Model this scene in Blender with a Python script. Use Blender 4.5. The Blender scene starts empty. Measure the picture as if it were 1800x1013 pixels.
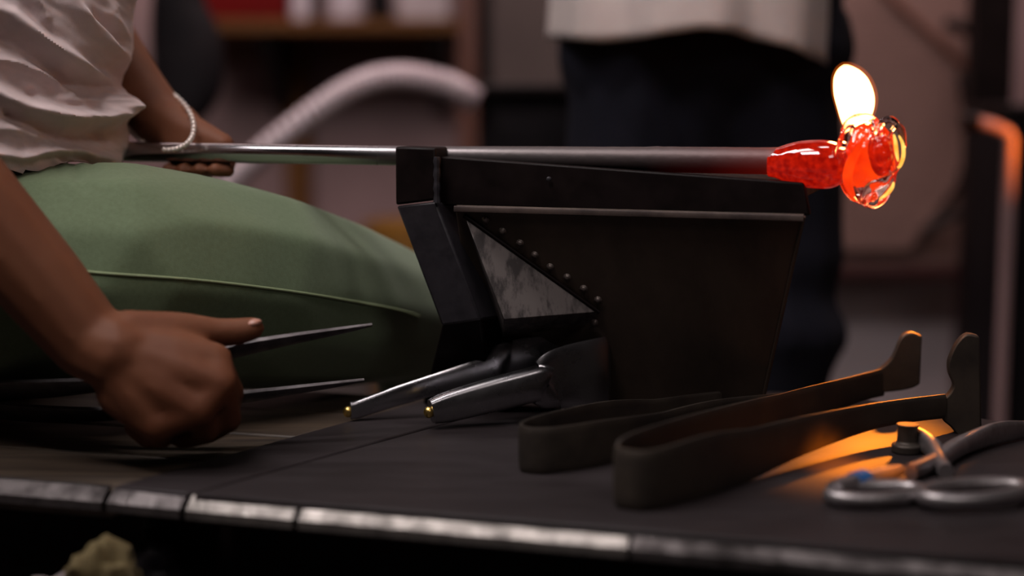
import bpy, bmesh, math, random
from mathutils import Vector, Matrix, noise
from mathutils.bvhtree import BVHTree

random.seed(7)
SC = bpy.context.scene
COL = SC.collection
V = Vector

# ------------------------------------------------------------------ camera
F = 2750.0                      # focal length in pixels of the 1800x1013 frame
TH = math.atan((506.5 - 160.0) / F)
CT, ST = math.cos(TH), math.sin(TH)
CZ = 0.75
cam = bpy.data.cameras.new('camera')
cam.sensor_width = 36.0
cam.lens = F / 1800.0 * 36.0
cam.dof.use_dof = True
cam.dof.focus_distance = 1.28
cam.dof.aperture_fstop = 1.8
cam.clip_start = 0.02
camo = bpy.data.objects.new('camera', cam)
COL.objects.link(camo)
camo.location = (0, 0, CZ)
camo.rotation_euler = (math.pi / 2 - TH, 0, 0)
SC.camera = camo

# ------------------------------------------------------------------ world, lights, exposure
SC.view_settings.view_transform = 'Standard'
SC.view_settings.look = 'None'
SC.view_settings.exposure = 0.0
SC.view_settings.gamma = 1.0
SC.view_settings.use_curve_mapping = False
w = bpy.data.worlds.new('world'); SC.world = w
w.use_nodes = True
w.node_tree.nodes['Background'].inputs[0].default_value = (1.0, 0.9, 0.85, 1)
w.node_tree.nodes['Background'].inputs[1].default_value = 0.02


def light(name, kind, loc, target, energy, col, **kw):
    l = bpy.data.lights.new(name, kind)
    l.energy = energy; l.color = col
    for k, v in kw.items():
        setattr(l, k, v)
    o = bpy.data.objects.new(name, l); COL.objects.link(o)
    o.location = loc
    if target is not None:
        o.rotation_euler = (V(target) - V(loc)).to_track_quat('-Z', 'Y').to_euler()
    return o


# overhead strip lamp above the bench
light('workbench_lamp', 'AREA', (-0.62, 0.98, 2.35), (-0.62, 1.05, 0.5), 12.0, (1.0, 0.93, 0.90),
      shape='RECTANGLE', size=0.8, size_y=0.34)
# long thin tube lamp further left, mirrored along the blowpipe
light('tube_lamp', 'AREA', (-1.05, 1.22, 2.35), (-1.05, 1.2201, 0.5), 12.0, (1.0, 0.95, 0.95),
      shape='RECTANGLE', size=0.95, size_y=0.17)
# lamp on the camera's side, up and to the right
light('front_lamp', 'AREA', (0.75, -0.45, 2.15), (0.0, 1.25, 0.55), 5.0, (1.0, 0.90, 0.86),
      shape='RECTANGLE', size=0.7, size_y=0.4)
# added fill light for the cream shirt, high left of the camera
light('shirt_fill', 'AREA', (-0.62, 0.30, 2.45), (-0.42, 1.25, 0.8), 17.0, (1.0, 0.90, 0.88),
      shape='RECTANGLE', size=0.6, size_y=0.4)
# added fill light to brighten the standing person's shirt
light('stander_fill', 'AREA', (0.30, 1.35, 2.5), (0.25, 1.98, 0.95), 3.2, (1.0, 0.90, 0.89),
      shape='RECTANGLE', size=0.5, size_y=0.3, spread=math.radians(60))
# added warm fill for the background, over the back of the shop
light('shop_fill', 'AREA', (0.2, 2.55, 2.0), (0.1, 4.0, 0.4), 42.0, (1.0, 0.78, 0.75),
      shape='RECTANGLE', size=2.4, size_y=0.6)
# added spots standing in for an unseen furnace: a narrow beam past the photographer onto the plate, and a weaker one from beyond the right edge
light('orange_spot_front', 'SPOT', (0.40, 0.42, 0.98), (0.250, 1.138, 0.472), 620.0, (1.0, 0.24, 0.01),
      spot_size=math.radians(4.4), spot_blend=1.0, shadow_soft_size=0.012)
light('orange_spot_rear', 'SPOT', (0.78, 2.35, 1.15), (0.275, 1.210, 0.47), 520.0, (1.0, 0.25, 0.015),
      spot_size=math.radians(4.6), spot_blend=1.0, shadow_soft_size=0.04)

# ------------------------------------------------------------------ helpers


def P(px, py, Y):
    """world point on the ray of picture point (px,py) at distance Y along +y"""
    xc, yc = (px - 900.0) / F, -(py - 506.5) / F
    d = V((xc, CT + yc * ST, -ST + yc * CT))
    return V((0, 0, CZ)) + d * (Y / d.y)


def PZ(px, py, z):
    xc, yc = (px - 900.0) / F, -(py - 506.5) / F
    d = V((xc, CT + yc * ST, -ST + yc * CT))
    return V((0, 0, CZ)) + d * ((z - CZ) / d.z)


def PPL(px, py, p0, n, off=0.0):
    xc, yc = (px - 900.0) / F, -(py - 506.5) / F
    d = V((xc, CT + yc * ST, -ST + yc * CT))
    o = V((0, 0, CZ))
    return o + d * ((p0 + n * off - o).dot(n) / d.dot(n))


def proj(p):
    x, y, z = p.x, p.y, p.z - CZ
    zc = y * CT - z * ST
    yc = y * ST + z * CT
    return 900 + F * x / zc, 506.5 - F * yc / zc


class MB:
    def __init__(s):
        s.v = []; s.f = []

    def add(s, vs, fs):
        b = len(s.v)
        s.v += [V(q) for q in vs]
        s.f += [[b + i for i in f] for f in fs]

    def box(s, c, sz, rot=None):
        c = V(c); hx, hy, hz = sz[0] / 2, sz[1] / 2, sz[2] / 2
        vs = [V((x, y, z)) for z in (-hz, hz) for x, y in ((-hx, -hy), (hx, -hy), (hx, hy), (-hx, hy))]
        if rot is not None:
            vs = [rot @ q for q in vs]
        s.add([c + q for q in vs], [(3, 2, 1, 0), (4, 5, 6, 7), (0, 1, 5, 4), (1, 2, 6, 5), (2, 3, 7, 6), (3, 0, 4, 7)])

    def hexa(s, lo, hi):
        """lo, hi: matching loops of points, closed prism between them"""
        n = len(lo)
        s.add(list(lo) + list(hi), [tuple(reversed(range(n))), tuple(range(n, 2 * n))] +
              [(i, (i + 1) % n, n + (i + 1) % n, n + i) for i in range(n)])

    def rings(s, rings, cap=True, closed=False):
        n = len(rings[0]); b = len(s.v)
        for r in rings:
            s.v += [V(q) for q in r]
        m = len(rings)
        for i in range(m if closed else m - 1):
            for j in range(n):
                a, c = b + i * n, b + ((i + 1) % m) * n
                s.f.append([a + j, a + (j + 1) % n, c + (j + 1) % n, c + j])
        if cap and not closed:
            s.f.append([b + j for j in reversed(range(n))])
            s.f.append([b + (m - 1) * n + j for j in range(n)])

    def tube(s, pts, r, n=12, up=V((0, 0, 1)), cap=True, closed=False, power=2.0, flat=None):
        """sweep; r = number or list; flat = list of side half widths (r is then the half height along up)"""
        pts = [V(p) for p in pts]; m = len(pts)
        R = r if isinstance(r, (list, tuple)) else [r] * m
        W = flat if isinstance(flat, (list, tuple)) else ([flat] * m if flat else R)
        out = []
        for i, p in enumerate(pts):
            if closed:
                t = pts[(i + 1) % m] - pts[i - 1]
            else:
                t = pts[min(i + 1, m - 1)] - pts[max(i - 1, 0)]
            t.normalize()
            side = t.cross(up)
            if side.length < 1e-4:
                side = t.cross(V((0.3, 1, 0.1)))
            side.normalize()
            u = side.cross(t).normalized()
            ring = []
            for k in range(n):
                a = 2 * math.pi * k / n
                c, q = math.cos(a), math.sin(a)
                cc = math.copysign(abs(c) ** (2 / power), c); qq = math.copysign(abs(q) ** (2 / power), q)
                ring.append(p + side * (cc * W[i]) + u * (qq * R[i]))
            out.append(ring)
        s.rings(out, cap, closed)

    def lathe(s, axis_pts, radii, n=32, wob=None):
        pts = [V(p) for p in axis_pts]
        s.tube(pts, list(radii), n)

    def ball(s, c, r, n=10, m=7, sc=(1, 1, 1), rot=None):
        rings = []
        for i in range(1, m):
            t = math.pi * i / m
            ring = []
            for j in range(n):
                a = 2 * math.pi * j / n
                q = V((math.sin(t) * math.cos(a) * sc[0], math.sin(t) * math.sin(a) * sc[1], math.cos(t) * sc[2])) * r
                ring.append(V(c) + (rot @ q if rot is not None else q))
            rings.append(ring)
        s.rings(list(reversed(rings)))

    def mesh(s, name):
        me = bpy.data.meshes.new(name)
        me.from_pydata([tuple(q) for q in s.v], [], s.f)
        bm = bmesh.new(); bm.from_mesh(me)
        bmesh.ops.recalc_face_normals(bm, faces=bm.faces)
        bm.to_mesh(me); bm.free()
        return me

    def build(s, name, mat, parent=None, smooth=False, bevel=0.0, seg=2, sub=0, angle=35):
        me = s.mesh(name)
        o = link(name, me, mat, parent)
        if bevel:
            b = o.modifiers.new('bevel', 'BEVEL'); b.width = bevel; b.segments = seg
            b.limit_method = 'ANGLE'; b.angle_limit = math.radians(angle)
            smooth = True
        if sub:
            q = o.modifiers.new('sub', 'SUBSURF'); q.levels = sub; q.render_levels = sub
        if smooth:
            me.polygons.foreach_set('use_smooth', [True] * len(me.polygons))
            if not sub:
                try:
                    me.set_sharp_from_angle(angle=math.radians(40))
                except Exception:
                    pass
        return o


def link(name, me, mat, parent=None):
    o = bpy.data.objects.new(name, me)
    COL.objects.link(o)
    if mat is not None:
        me.materials.clear(); me.materials.append(mat)
    if parent is not None:
        o.parent = parent
        o.matrix_parent_inverse = Matrix.Translation(-parent.location) if parent.parent is None else Matrix.Identity(4)
        if parent.parent is not None:
            o.matrix_parent_inverse = Matrix.Translation(-(parent.location)) @ Matrix.Identity(4)
            o.matrix_parent_inverse = Matrix.Identity(4)
    return o


def thing(name, loc, label, cat, group=None):
    o = bpy.data.objects.new(name, None)
    COL.objects.link(o); o.location = loc
    o.empty_display_size = 0.05
    tag(o, label, cat, group)
    return o


def tag(o, label, cat, group=None):
    o['label'] = label; o['category'] = cat
    if group: o['group'] = group
    return o


def struct(o):
    o['kind'] = 'structure'
    return o


def spline(pts, n):
    """Catmull-Rom through tuples of any length, n samples in all"""
    pts = [tuple(p) for p in pts]
    q = [pts[0]] + pts + [pts[-1]]
    out = []
    segs = len(pts) - 1
    for k in range(n):
        t = k / (n - 1) * segs
        i = min(int(t), segs - 1); u = t - i
        a, b, c, d = q[i], q[i + 1], q[i + 2], q[i + 3]
        out.append(tuple(0.5 * (2 * b[j] + (c[j] - a[j]) * u + (2 * a[j] - 5 * b[j] + 4 * c[j] - d[j]) * u * u +
                                (3 * b[j] - a[j] - 3 * c[j] + d[j]) * u ** 3) for j in range(len(b))))
    return out


def interp(tab, x):
    if x <= tab[0][0]: return tab[0][1]
    for (a, b), (c, d) in zip(tab, tab[1:]):
        if x <= c:
            t = (x - a) / (c - a)
            t = t * t * (3 - 2 * t) * 0.5 + t * 0.5
            return b + (d - b) * t
    return tab[-1][1]


def blob(name, segs, mat, parent=None, voxel=0.003, it=6, sub=2, disp=None):
    """one continuous body surface from tapered limbs (p0,r0,p1,r1)"""
    bm = bmesh.new()
    for p0, r0, p1, r1 in segs:
        b2 = bmesh.new()
        for p, r in ((p0, r0), (p1, r1)):
            bmesh.ops.create_icosphere(b2, subdivisions=sub, radius=r, matrix=Matrix.Translation(V(p)))
        res = bmesh.ops.convex_hull(b2, input=b2.verts)
        junk = [g for g in res['geom_interior'] if isinstance(g, bmesh.types.BMVert)]
        bmesh.ops.delete(b2, geom=junk, context='VERTS')
        tmp = bpy.data.meshes.new('tmp'); b2.to_mesh(tmp); b2.free()
        bm.from_mesh(tmp); bpy.data.meshes.remove(tmp)
    me = bpy.data.meshes.new(name); bm.to_mesh(me); bm.free()
    o = bpy.data.objects.new(name, me); COL.objects.link(o)
    m = o.modifiers.new('r', 'REMESH'); m.mode = 'VOXEL'; m.voxel_size = voxel; m.use_smooth_shade = True
    if it:
        m = o.modifiers.new('s', 'SMOOTH'); m.factor = 0.5; m.iterations = it
    dg = bpy.context.evaluated_depsgraph_get()
    nm = bpy.data.meshes.new_from_object(o.evaluated_get(dg))
    bpy.data.objects.remove(o); bpy.data.meshes.remove(me)
    if disp:
        nn = [v.normal.copy() for v in nm.vertices]
        for v, q in zip(nm.vertices, nn):
            v.co += disp(v.co, q)
        nm.update()
    nm.name = name
    nm.polygons.foreach_set('use_smooth', [True] * len(nm.polygons))
    return link(name, nm, mat, parent)


# ------------------------------------------------------------------ materials
def mat(name, col, rough=0.5, metal=0.0, col2=None, scale=8.0, stretch=(1, 1, 1), bump=0.0, bscale=None, rough2=None,
        lo=0.35, hi=0.65, spec=0.5, sheen=0.0, sss=0.0, detail=6.0, bdist=0.0004):
    m = bpy.data.materials.new(name); m.use_nodes = True
    nt = m.node_tree; N = nt.nodes; L = nt.links
    b = N['Principled BSDF']
    b.inputs['Base Color'].default_value = (*col, 1)
    b.inputs['Roughness'].default_value = rough
    b.inputs['Metallic'].default_value = metal
    b.inputs['Specular IOR Level'].default_value = spec
    if sheen:
        b.inputs['Sheen Weight'].default_value = sheen
    if sss:
        b.inputs['Subsurface Weight'].default_value = sss
        b.inputs['Subsurface Radius'].default_value = (0.01, 0.004, 0.002)
        b.inputs['Subsurface Scale'].default_value = 0.5
    tc = N.new('ShaderNodeTexCoord'); mp = N.new('ShaderNodeMapping')
    mp.inputs['Scale'].default_value = stretch
    L.new(tc.outputs['Object'], mp.inputs['Vector'])
    if col2 is not None or rough2 is not None:
        n = N.new('ShaderNodeTexNoise'); n.inputs['Scale'].default_value = scale
        n.inputs['Detail'].default_value = detail; n.inputs['Roughness'].default_value = 0.65
        L.new(mp.outputs['Vector'], n.inputs['Vector'])
        mr = N.new('ShaderNodeMapRange'); mr.inputs['From Min'].default_value = lo; mr.inputs['From Max'].default_value = hi
        L.new(n.outputs['Fac'], mr.inputs['Value'])
        if col2 is not None:
            mx = N.new('ShaderNodeMix'); mx.data_type = 'RGBA'
            mx.inputs[6].default_value = (*col, 1); mx.inputs[7].default_value = (*col2, 1)
            L.new(mr.outputs['Result'], mx.inputs[0]); L.new(mx.outputs[2], b.inputs['Base Color'])
        if rough2 is not None:
            r = N.new('ShaderNodeMapRange')
            r.inputs['To Min'].default_value = rough; r.inputs['To Max'].default_value = rough2
            L.new(mr.outputs['Result'], r.inputs['Value']); L.new(r.outputs['Result'], b.inputs['Roughness'])
    if bump:
        n2 = N.new('ShaderNodeTexNoise'); n2.inputs['Scale'].default_value = bscale or scale * 4
        n2.inputs['Detail'].default_value = 4.0
        L.new(mp.outputs['Vector'], n2.inputs['Vector'])
        bp = N.new('ShaderNodeBump'); bp.inputs['Strength'].default_value = bump; bp.inputs['Distance'].default_value = bdist
        L.new(n2.outputs['Fac'], bp.inputs['Height']); L.new(bp.outputs['Normal'], b.inputs['Normal'])
    return m


def emit(m, col, strength):
    b = m.node_tree.nodes['Principled BSDF']
    b.inputs['Emission Color'].default_value = (*col, 1)
    b.inputs['Emission Strength'].default_value = strength
    return m


M = {}
M['concrete'] = mat('concrete', (0.10, 0.085, 0.08), 0.9, 0, (0.06, 0.05, 0.047), 3.0, bump=0.3)
M['plaster'] = mat('plaster', (0.25, 0.165, 0.165), 0.85, 0, (0.20, 0.13, 0.13), 2.0, bump=0.15)
M['ceiling'] = mat('ceiling_paint', (0.05, 0.045, 0.045), 0.9, 0, (0.035, 0.03, 0.03), 2.0)
M['black_steel'] = mat('black_steel', (0.0045, 0.0025, 0.0025), 0.45, 0.0, (0.008, 0.004, 0.004), 30, bump=0.25, bscale=160, rough2=0.6, spec=0.12)
M['leg_steel'] = mat('leg_steel', (0.015, 0.013, 0.017), 0.5, 0.1, (0.03, 0.026, 0.032), 60, bump=0.3, bscale=220)
M['panel_steel'] = mat('panel_steel', (0.085, 0.058, 0.042), 0.5, 0.1, (0.028, 0.017, 0.011), 14, (1, 1, 0.3), bump=0.2, bscale=120, rough2=0.62, lo=0.3, hi=0.72)
M['gusset_steel'] = mat('gusset_steel', (0.13, 0.108, 0.104), 0.5, 0.2, (0.034, 0.027, 0.027), 60, (1.6, 1.0, 0.5), bump=0.25, bscale=200, lo=0.44, hi=0.58, detail=12)
M['rivet_steel'] = mat('rivet_steel', (0.20, 0.165, 0.15), 0.35, 0.6)
M['plate_steel'] = mat('plate_steel', (0.014, 0.0105, 0.011), 0.44, 0.0, (0.036, 0.029, 0.031), 5, (0.5, 1.6, 1), bump=0.22, bscale=60, rough2=0.58, spec=0.14)
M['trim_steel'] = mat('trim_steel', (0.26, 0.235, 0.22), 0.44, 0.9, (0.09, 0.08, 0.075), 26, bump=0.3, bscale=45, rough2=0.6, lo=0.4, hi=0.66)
M['trim_dim'] = mat('trim_dim', (0.12, 0.105, 0.105), 0.5, 0.9, (0.03, 0.025, 0.025), 22, bump=0.3, bscale=45, rough2=0.65, lo=0.42, hi=0.6)  # highlight fade put into the colour: darker copy of trim_steel
M['lip'] = mat('lip_steel', (0.10, 0.07, 0.06), 0.5, 0.2, (0.035, 0.022, 0.02), 30, rough2=0.6)
M['polished'] = mat('polished_steel', (0.42, 0.41, 0.44), 0.20, 1.0, (0.28, 0.27, 0.28), 20, bump=0.08, bscale=90, rough2=0.36)
M['glint_brass'] = mat('glint_brass', (0.75, 0.52, 0.16), 0.3, 1.0)
M['tool_steel'] = mat('tool_steel', (0.05, 0.041, 0.036), 0.5, 0.7, (0.085, 0.066, 0.052), 22, bump=0.15, rough2=0.62)
M['blade_steel'] = mat('blade_steel', (0.16, 0.145, 0.15), 0.4, 0.9, (0.07, 0.06, 0.062), 40, bump=0.2, bscale=120, rough2=0.55)
M['shear_steel'] = mat('shear_steel', (0.42, 0.39, 0.40), 0.36, 0.9, (0.24, 0.21, 0.21), 30, rough2=0.5)
M['deck_wood'] = mat('deck_wood', (0.075, 0.050, 0.032), 0.6, 0, (0.028, 0.018, 0.013), 10, (0.6, 8, 8), bump=0.3, bscale=60)
M['skin'] = mat('skin', (0.155, 0.058, 0.029), 0.6, 0, (0.125, 0.042, 0.020), 14, bump=0.12, bscale=420, sss=0.12, bdist=0.0006, spec=0.2)
M['nail'] = mat('nail', (0.42, 0.20, 0.15), 0.3)
M['cream'] = mat('cream_cotton', (0.68, 0.555, 0.56), 0.9, 0, (0.62, 0.50, 0.50), 30, bump=0.35, bscale=900, sheen=0.15, bdist=0.0006)
M['beige'] = mat('beige_cotton', (0.46, 0.39, 0.37), 0.9, 0, (0.41, 0.345, 0.33), 20, bump=0.2, bscale=500, sheen=0.1, bdist=0.0006)
M['green'] = mat('green_knit', (0.110, 0.150, 0.078), 0.85, 0, (0.092, 0.128, 0.063), 260, bump=0.4, bscale=1300, sheen=0.18, bdist=0.0006)
M['seam'] = mat('seam_thread', (0.20, 0.245, 0.13), 0.8, 0, bump=0.6, bscale=900)
M['navy'] = mat('navy_twill', (0.0045, 0.0045, 0.010), 0.9, 0, (0.003, 0.003, 0.007), 40, bump=0.2, bscale=500, spec=0.2)
M['bead'] = mat('bead_silver', (0.75, 0.66, 0.62), 0.3, 0.35)
M['wood'] = mat('shelf_wood', (0.11, 0.045, 0.009), 0.7, 0, (0.075, 0.028, 0.006), 6, (1, 8, 8), bump=0.1, spec=0.2)
M['redwood'] = mat('stained_wood', (0.11, 0.035, 0.018), 0.6, 0, (0.075, 0.022, 0.012), 6, (8, 8, 1), bump=0.1)
M['red'] = mat('red_paint', (0.10, 0.0005, 0.0005), 0.6, 0, (0.085, 0.0005, 0.0005), 5, spec=0.08)
M['white'] = mat('white_plastic', (0.50, 0.43, 0.47), 0.5, 0, (0.42, 0.36, 0.39), 12)
M['hose'] = mat('hose_plastic', (0.40, 0.32, 0.34), 0.5, 0, (0.34, 0.27, 0.285), 10)
M['black'] = mat('black_vinyl', (0.006, 0.005, 0.006), 0.6, 0, (0.009, 0.007, 0.008), 12, bump=0.1, spec=0.08)
M['kiln'] = mat('kiln_sheet', (0.18, 0.103, 0.087), 0.6, 0.1, (0.14, 0.078, 0.066), 7, bump=0.1)
M['kiln_light'] = mat('kiln_frame', (0.28, 0.20, 0.185), 0.6, 0.15, (0.13, 0.09, 0.085), 12, bump=0.1)
M['grey'] = mat('grey_paint', (0.36, 0.30, 0.31), 0.6, 0, (0.31, 0.255, 0.265), 4)
M['ledge'] = mat('ledge_paint', (0.035, 0.010, 0.009), 0.7, 0, (0.02, 0.006, 0.006), 5, spec=0.15)
M['dim_panel'] = mat('dim_panel_paint', (0.048, 0.034, 0.031), 0.7, 0, (0.036, 0.025, 0.023), 5, spec=0.2)
M['yellow'] = mat('ochre_paint', (0.22, 0.10, 0.012), 0.5, 0, (0.17, 0.075, 0.01), 6)
M['rag'] = mat('yellow_cloth', (0.12, 0.088, 0.035), 0.9, 0, (0.06, 0.038, 0.010), 30, bump=0.3, bscale=90)
M['rag_grey'] = mat('grey_cloth', (0.13, 0.105, 0.105), 0.9, 0, (0.25, 0.2, 0.2), 30, bump=0.3, bscale=90)
M['blue'] = mat('blue_plastic', (0.02, 0.10, 0.30), 0.4)
M['copper'] = mat('painted_pipe', (0.26, 0.17, 0.17), 0.5, 0.1)

# ------------------------------------------------------------------ the room
b = MB(); b.box((0, 1.2, -0.03), (6.4, 7.2, 0.06)); struct(b.build('floor', M['concrete']))
b = MB(); b.box((0, 4.23, 1.5), (6.4, 0.06, 3.0)); struct(b.build('wall_back', M['plaster']))
b = MB(); b.box((-3.13, 1.2, 1.5), (0.06, 6.0, 3.0)); struct(b.build('wall_left', M['plaster']))
b = MB(); b.box((3.13, 1.2, 1.5), (0.06, 6.0, 3.0)); struct(b.build('wall_right', M['plaster']))
b = MB(); b.box((0, -1.83, 1.5), (6.2, 0.06, 3.0)); struct(b.build('wall_front', M['ceiling']))
b = MB(); b.box((0, 1.2, 3.03), (6.4, 7.2, 0.06)); struct(b.build('ceiling', M['ceiling']))

# ------------------------------------------------------------------ the bench
ZT = 0.47
bench = thing('glassblowing_bench', (0.0, 1.25, 0.0),
              'dark steel and wood glassblowing bench with riveted side panel and plated top', 'bench')
DN = V((0, 0, 1))


def slab(name, pix, material, top, th, bev=0.002, parent=bench):
    lo = [PZ(x, y, ZT) for x, y in pix]
    lo = [V((q.x, q.y, top - th)) for q in lo]
    hi = [V((q.x, q.y, top)) for q in lo]
    m = MB(); m.hexa(lo, hi)
    return m.build(name, material, parent, bevel=bev)


fl, fr = PZ(-420, 818, ZT), PZ(2050, 1022, ZT)
# top: wooden boards at the sitter's end, then two steel plates
L1a, L1b = (193, 856), (770, 697)
L2a, L2b = (334, 881), (972, 694)
nb = 4
for i in range(nb):                       # boards run along the front edge, split across the seat depth
    t0, t1 = i / nb, (i + 1) / nb
    g = 0.004
    def lerp(a, b2, t): return (a[0] + (b2[0] - a[0]) * t, a[1] + (b2[1] - a[1]) * t)
    A0 = V((-0.80, 1.235, 0)); A1 = V((-0.72, 1.62, 0))
    C0 = PZ(*L1a, ZT); C1 = PZ(*L1b, ZT)
    q = [A0.lerp(A1, t0 + g), C0.lerp(C1, t0 + g), C0.lerp(C1, t1 - g), A0.lerp(A1, t1 - g)]
    m = MB(); m.hexa([V((k.x, k.y, ZT - 0.024)) for k in q], [V((k.x, k.y, ZT - 0.001 - 0.0008 * (i % 2))) for k in q])
    m.build('deck_board', M['deck_wood'], bench, bevel=0.002)
slab('metal_plate', [(199, 857), (329, 870), (963, 694), (778, 696)], M['plate_steel'], ZT + 0.001, 0.020)
slab('metal_plate', [(341, 872), (1110, 936), (2020, 1012), (1990, 800), (1800, 752), (1440, 692), (980, 694)], M['plate_steel'], ZT + 0.002, 0.022)
# rounded edging along the front, in lengths
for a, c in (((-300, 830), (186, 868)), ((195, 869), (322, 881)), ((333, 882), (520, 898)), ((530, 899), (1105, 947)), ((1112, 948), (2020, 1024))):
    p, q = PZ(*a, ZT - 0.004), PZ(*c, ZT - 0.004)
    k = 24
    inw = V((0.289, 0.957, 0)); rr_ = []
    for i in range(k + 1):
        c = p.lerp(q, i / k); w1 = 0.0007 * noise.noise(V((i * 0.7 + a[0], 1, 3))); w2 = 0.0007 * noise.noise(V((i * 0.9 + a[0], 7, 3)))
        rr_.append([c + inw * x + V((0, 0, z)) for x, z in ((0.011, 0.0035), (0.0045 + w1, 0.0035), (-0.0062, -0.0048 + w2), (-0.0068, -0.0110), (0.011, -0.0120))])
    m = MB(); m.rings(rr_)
    m.build('edge_trim', M['trim_steel' if 300 < a[0] < 1000 else 'trim_dim'], bench)
# apron, shelf and legs under the top
fd = (PZ(1800, 1010, ZT) - PZ(0, 852, ZT)).normalized()
nrm = V((-fd.y, fd.x, 0)); nrm = nrm if nrm.y > 0 else -nrm
ang = math.atan2(fd.y, fd.x)
RB = Matrix.Rotation(ang, 3, 'Z')
F0 = PZ(900, 930, ZT)


def BP(u, v, z):
    q = F0 + fd * u + nrm * v
    return V((q.x, q.y, z))


m = MB(); m.box(BP(-0.05, 0.055, 0.405), (0.92, 0.02, 0.085), RB); m.build('apron', M['black_steel'], bench, bevel=0.002)
m = MB(); m.box(BP(-0.05, 0.095, 0.362), (1.00, 0.30, 0.016), RB); m.build('lower_shelf', M['black_steel'], bench, bevel=0.002)
for u, v in ((-0.52, 0.20), (0.38, 0.10), (-0.50, 0.30), (0.33, 0.42)):
    m = MB(); m.box(BP(u, v, 0.225), (0.05, 0.05, 0.45), RB); m.build('bench_leg', M['black_steel'], bench, bevel=0.002)

# rail, end post, slanted leg
BA = -0.30
e1 = V((math.cos(BA), math.sin(BA), 0)); e2 = V((-math.sin(BA), math.cos(BA), 0))


def hx(pts_front, depth, name, material, bev=0.0015, parent=bench):
    lo = [V(p) for p in pts_front]; hi = [p + e2 * depth for p in lo]
    m = MB(); m.hexa(lo, hi)
    return m.build(name, material, parent, bevel=bev)


RL = 1.31
a = P(762, 274.5, RL); b_ = P(1412, 321.5, 1.222); c = P(1424, 379, 1.22); d = P(762, 361, RL)
hx([a, b_, c, d], 0.012, 'rail', M['black_steel'])
# roller ledge behind the rail that carries the pipe
q0, q1 = a + e2 * 0.012 + V((0, 0, -0.016)), b_ + e2 * 0.012 + V((0, 0, 0.0012))
a2 = V((q0.x, q0.y, 0.684)); b2 = V((q1.x, q1.y, 0.6795))
hx([a2, b2, b2 + V((0, 0, -0.014)), a2 + V((0, 0, -0.02))], 0.115, 'rail_ledge', M['black_steel'])
for px, py in ((965, 315), (1031, 316)):
    k = P(px, py, 1.278)
    m = MB(); m.ball(k, 0.0022, 8, 6, (1, 0.5, 1)); m.build('bolt_head', M['leg_steel'], bench, smooth=True)
pt = [P(694, 258, 1.305), P(766, 260, 1.295), P(766, 352, 1.295), P(695, 361, 1.305)]
hx(pt, 0.030, 'end_post', M['black_steel'], 0.002)
# weld bead where post meets rail
m = MB(); m.tube([P(766, 276 + 8 * i, 1.294) + V((0.001, 0, 0)) for i in range(11)],
                 [0.0028 + 0.0005 * math.sin(i * 2.1) for i in range(11)], 8, up=V((0, 1, 0)))
m.build('weld_bead', M['leg_steel'], bench, smooth=True)
# slanted leg: square bar leaning towards the viewer
t0 = [P(696, 362, 1.306), P(766, 354, 1.296), P(818, 360, 1.345), P(752, 366, 1.355)]
t1 = [P(776, 573, 1.304), P(846, 563, 1.294), P(889, 556, 1.338), P(826, 566, 1.348)]
m = MB(); m.hexa(t1, t0); m.build('slanted_leg', M['leg_steel'], bench, bevel=0.002)
t2 = [V((p.x, p.y + 0.035, ZT)) for p in t1]
t2[0] = P(742, 690, 1.375); t2[1] = P(862, 690, 1.362); t2[2] = P(880, 690, 1.40); t2[3] = P(790, 690, 1.42)
t2 = [V((p.x, p.y, ZT + 0.0022)) for p in t2]
t1b = [p + V((0, 0.0, 0.001)) for p in t1]
m = MB(); m.hexa(t2, t1b); m.build('lower_post', M['black_steel'], bench, bevel=0.002)

# side panel with top lip and rivets
TL, TR, BR, BL = P(800, 364, 1.296), P(1413, 380, 1.214), P(1334, 728, 1.305), P(850, 728, 1.390)
pn = (TR - TL).cross(BL - TL).normalized()
if pn.y > 0: pn = -pn
BRp = PPL(1334, 735, TL, pn); BLp = PPL(850, 735, TL, pn)
# keep the foot of the panel just above the plate
def clampz(p, q):
    if p.z < ZT + 0.004:
        t = (ZT + 0.004 - q.z) / (p.z - q.z); return q.lerp(p, t)
    return p
BRp, BLp = clampz(BRp, TR), clampz(BLp, TL)
front = [TL, TR, BRp, BLp]
m = MB(); m.hexa(front, [p - pn * 0.004 for p in front])
panel = m.build('side_panel', M['panel_steel'], bench, bevel=0.0008)
m = MB(); s0, s1 = TL, TR
dn = (BLp - TL).normalized()
m.tube([s0.lerp(s1, i / 20) + pn * 0.0015 + dn * 0.001 for i in range(21)], 0.0028, 10, power=3)
m.build('panel_lip', M['lip'], bench, smooth=True)
m = MB(); m.tube([TR.lerp(BRp, i / 12) + pn * 0.0006 for i in range(13)], 0.0016, 8)
m.build('panel_hem', M['panel_steel'], bench, smooth=True)
riv = MB(); riv.ball((0, 0, 0), 0.0024, 10, 8, (1, 1, 0.7)); riv.tube([(0, 0, -0.001), (0, 0, 0.0003)], 0.0034, 10, up=V((0, 1, 0)))
rme = riv.mesh('rivet'); rme.materials.append(M['rivet_steel'])
rme.polygons.foreach_set('use_smooth', [True] * len(rme.polygons))
rq = pn.to_track_quat('Z', 'Y')
for px, py in ((853, 387), (883, 407), (914, 428), (940, 449), (967, 470), (997, 488), (1026, 508), (1051, 528), (1045, 568)):
    o = bpy.data.objects.new('rivet', rme); COL.objects.link(o)
    o.location = PPL(px, py, TL, pn, 0.001); o.rotation_mode = 'QUATERNION'; o.rotation_quaternion = rq
    o.parent = panel; o.matrix_parent_inverse = Matrix.Identity(4)
    o.location = o.location - V((0, 0, 0))
panel_fix = panel
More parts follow.
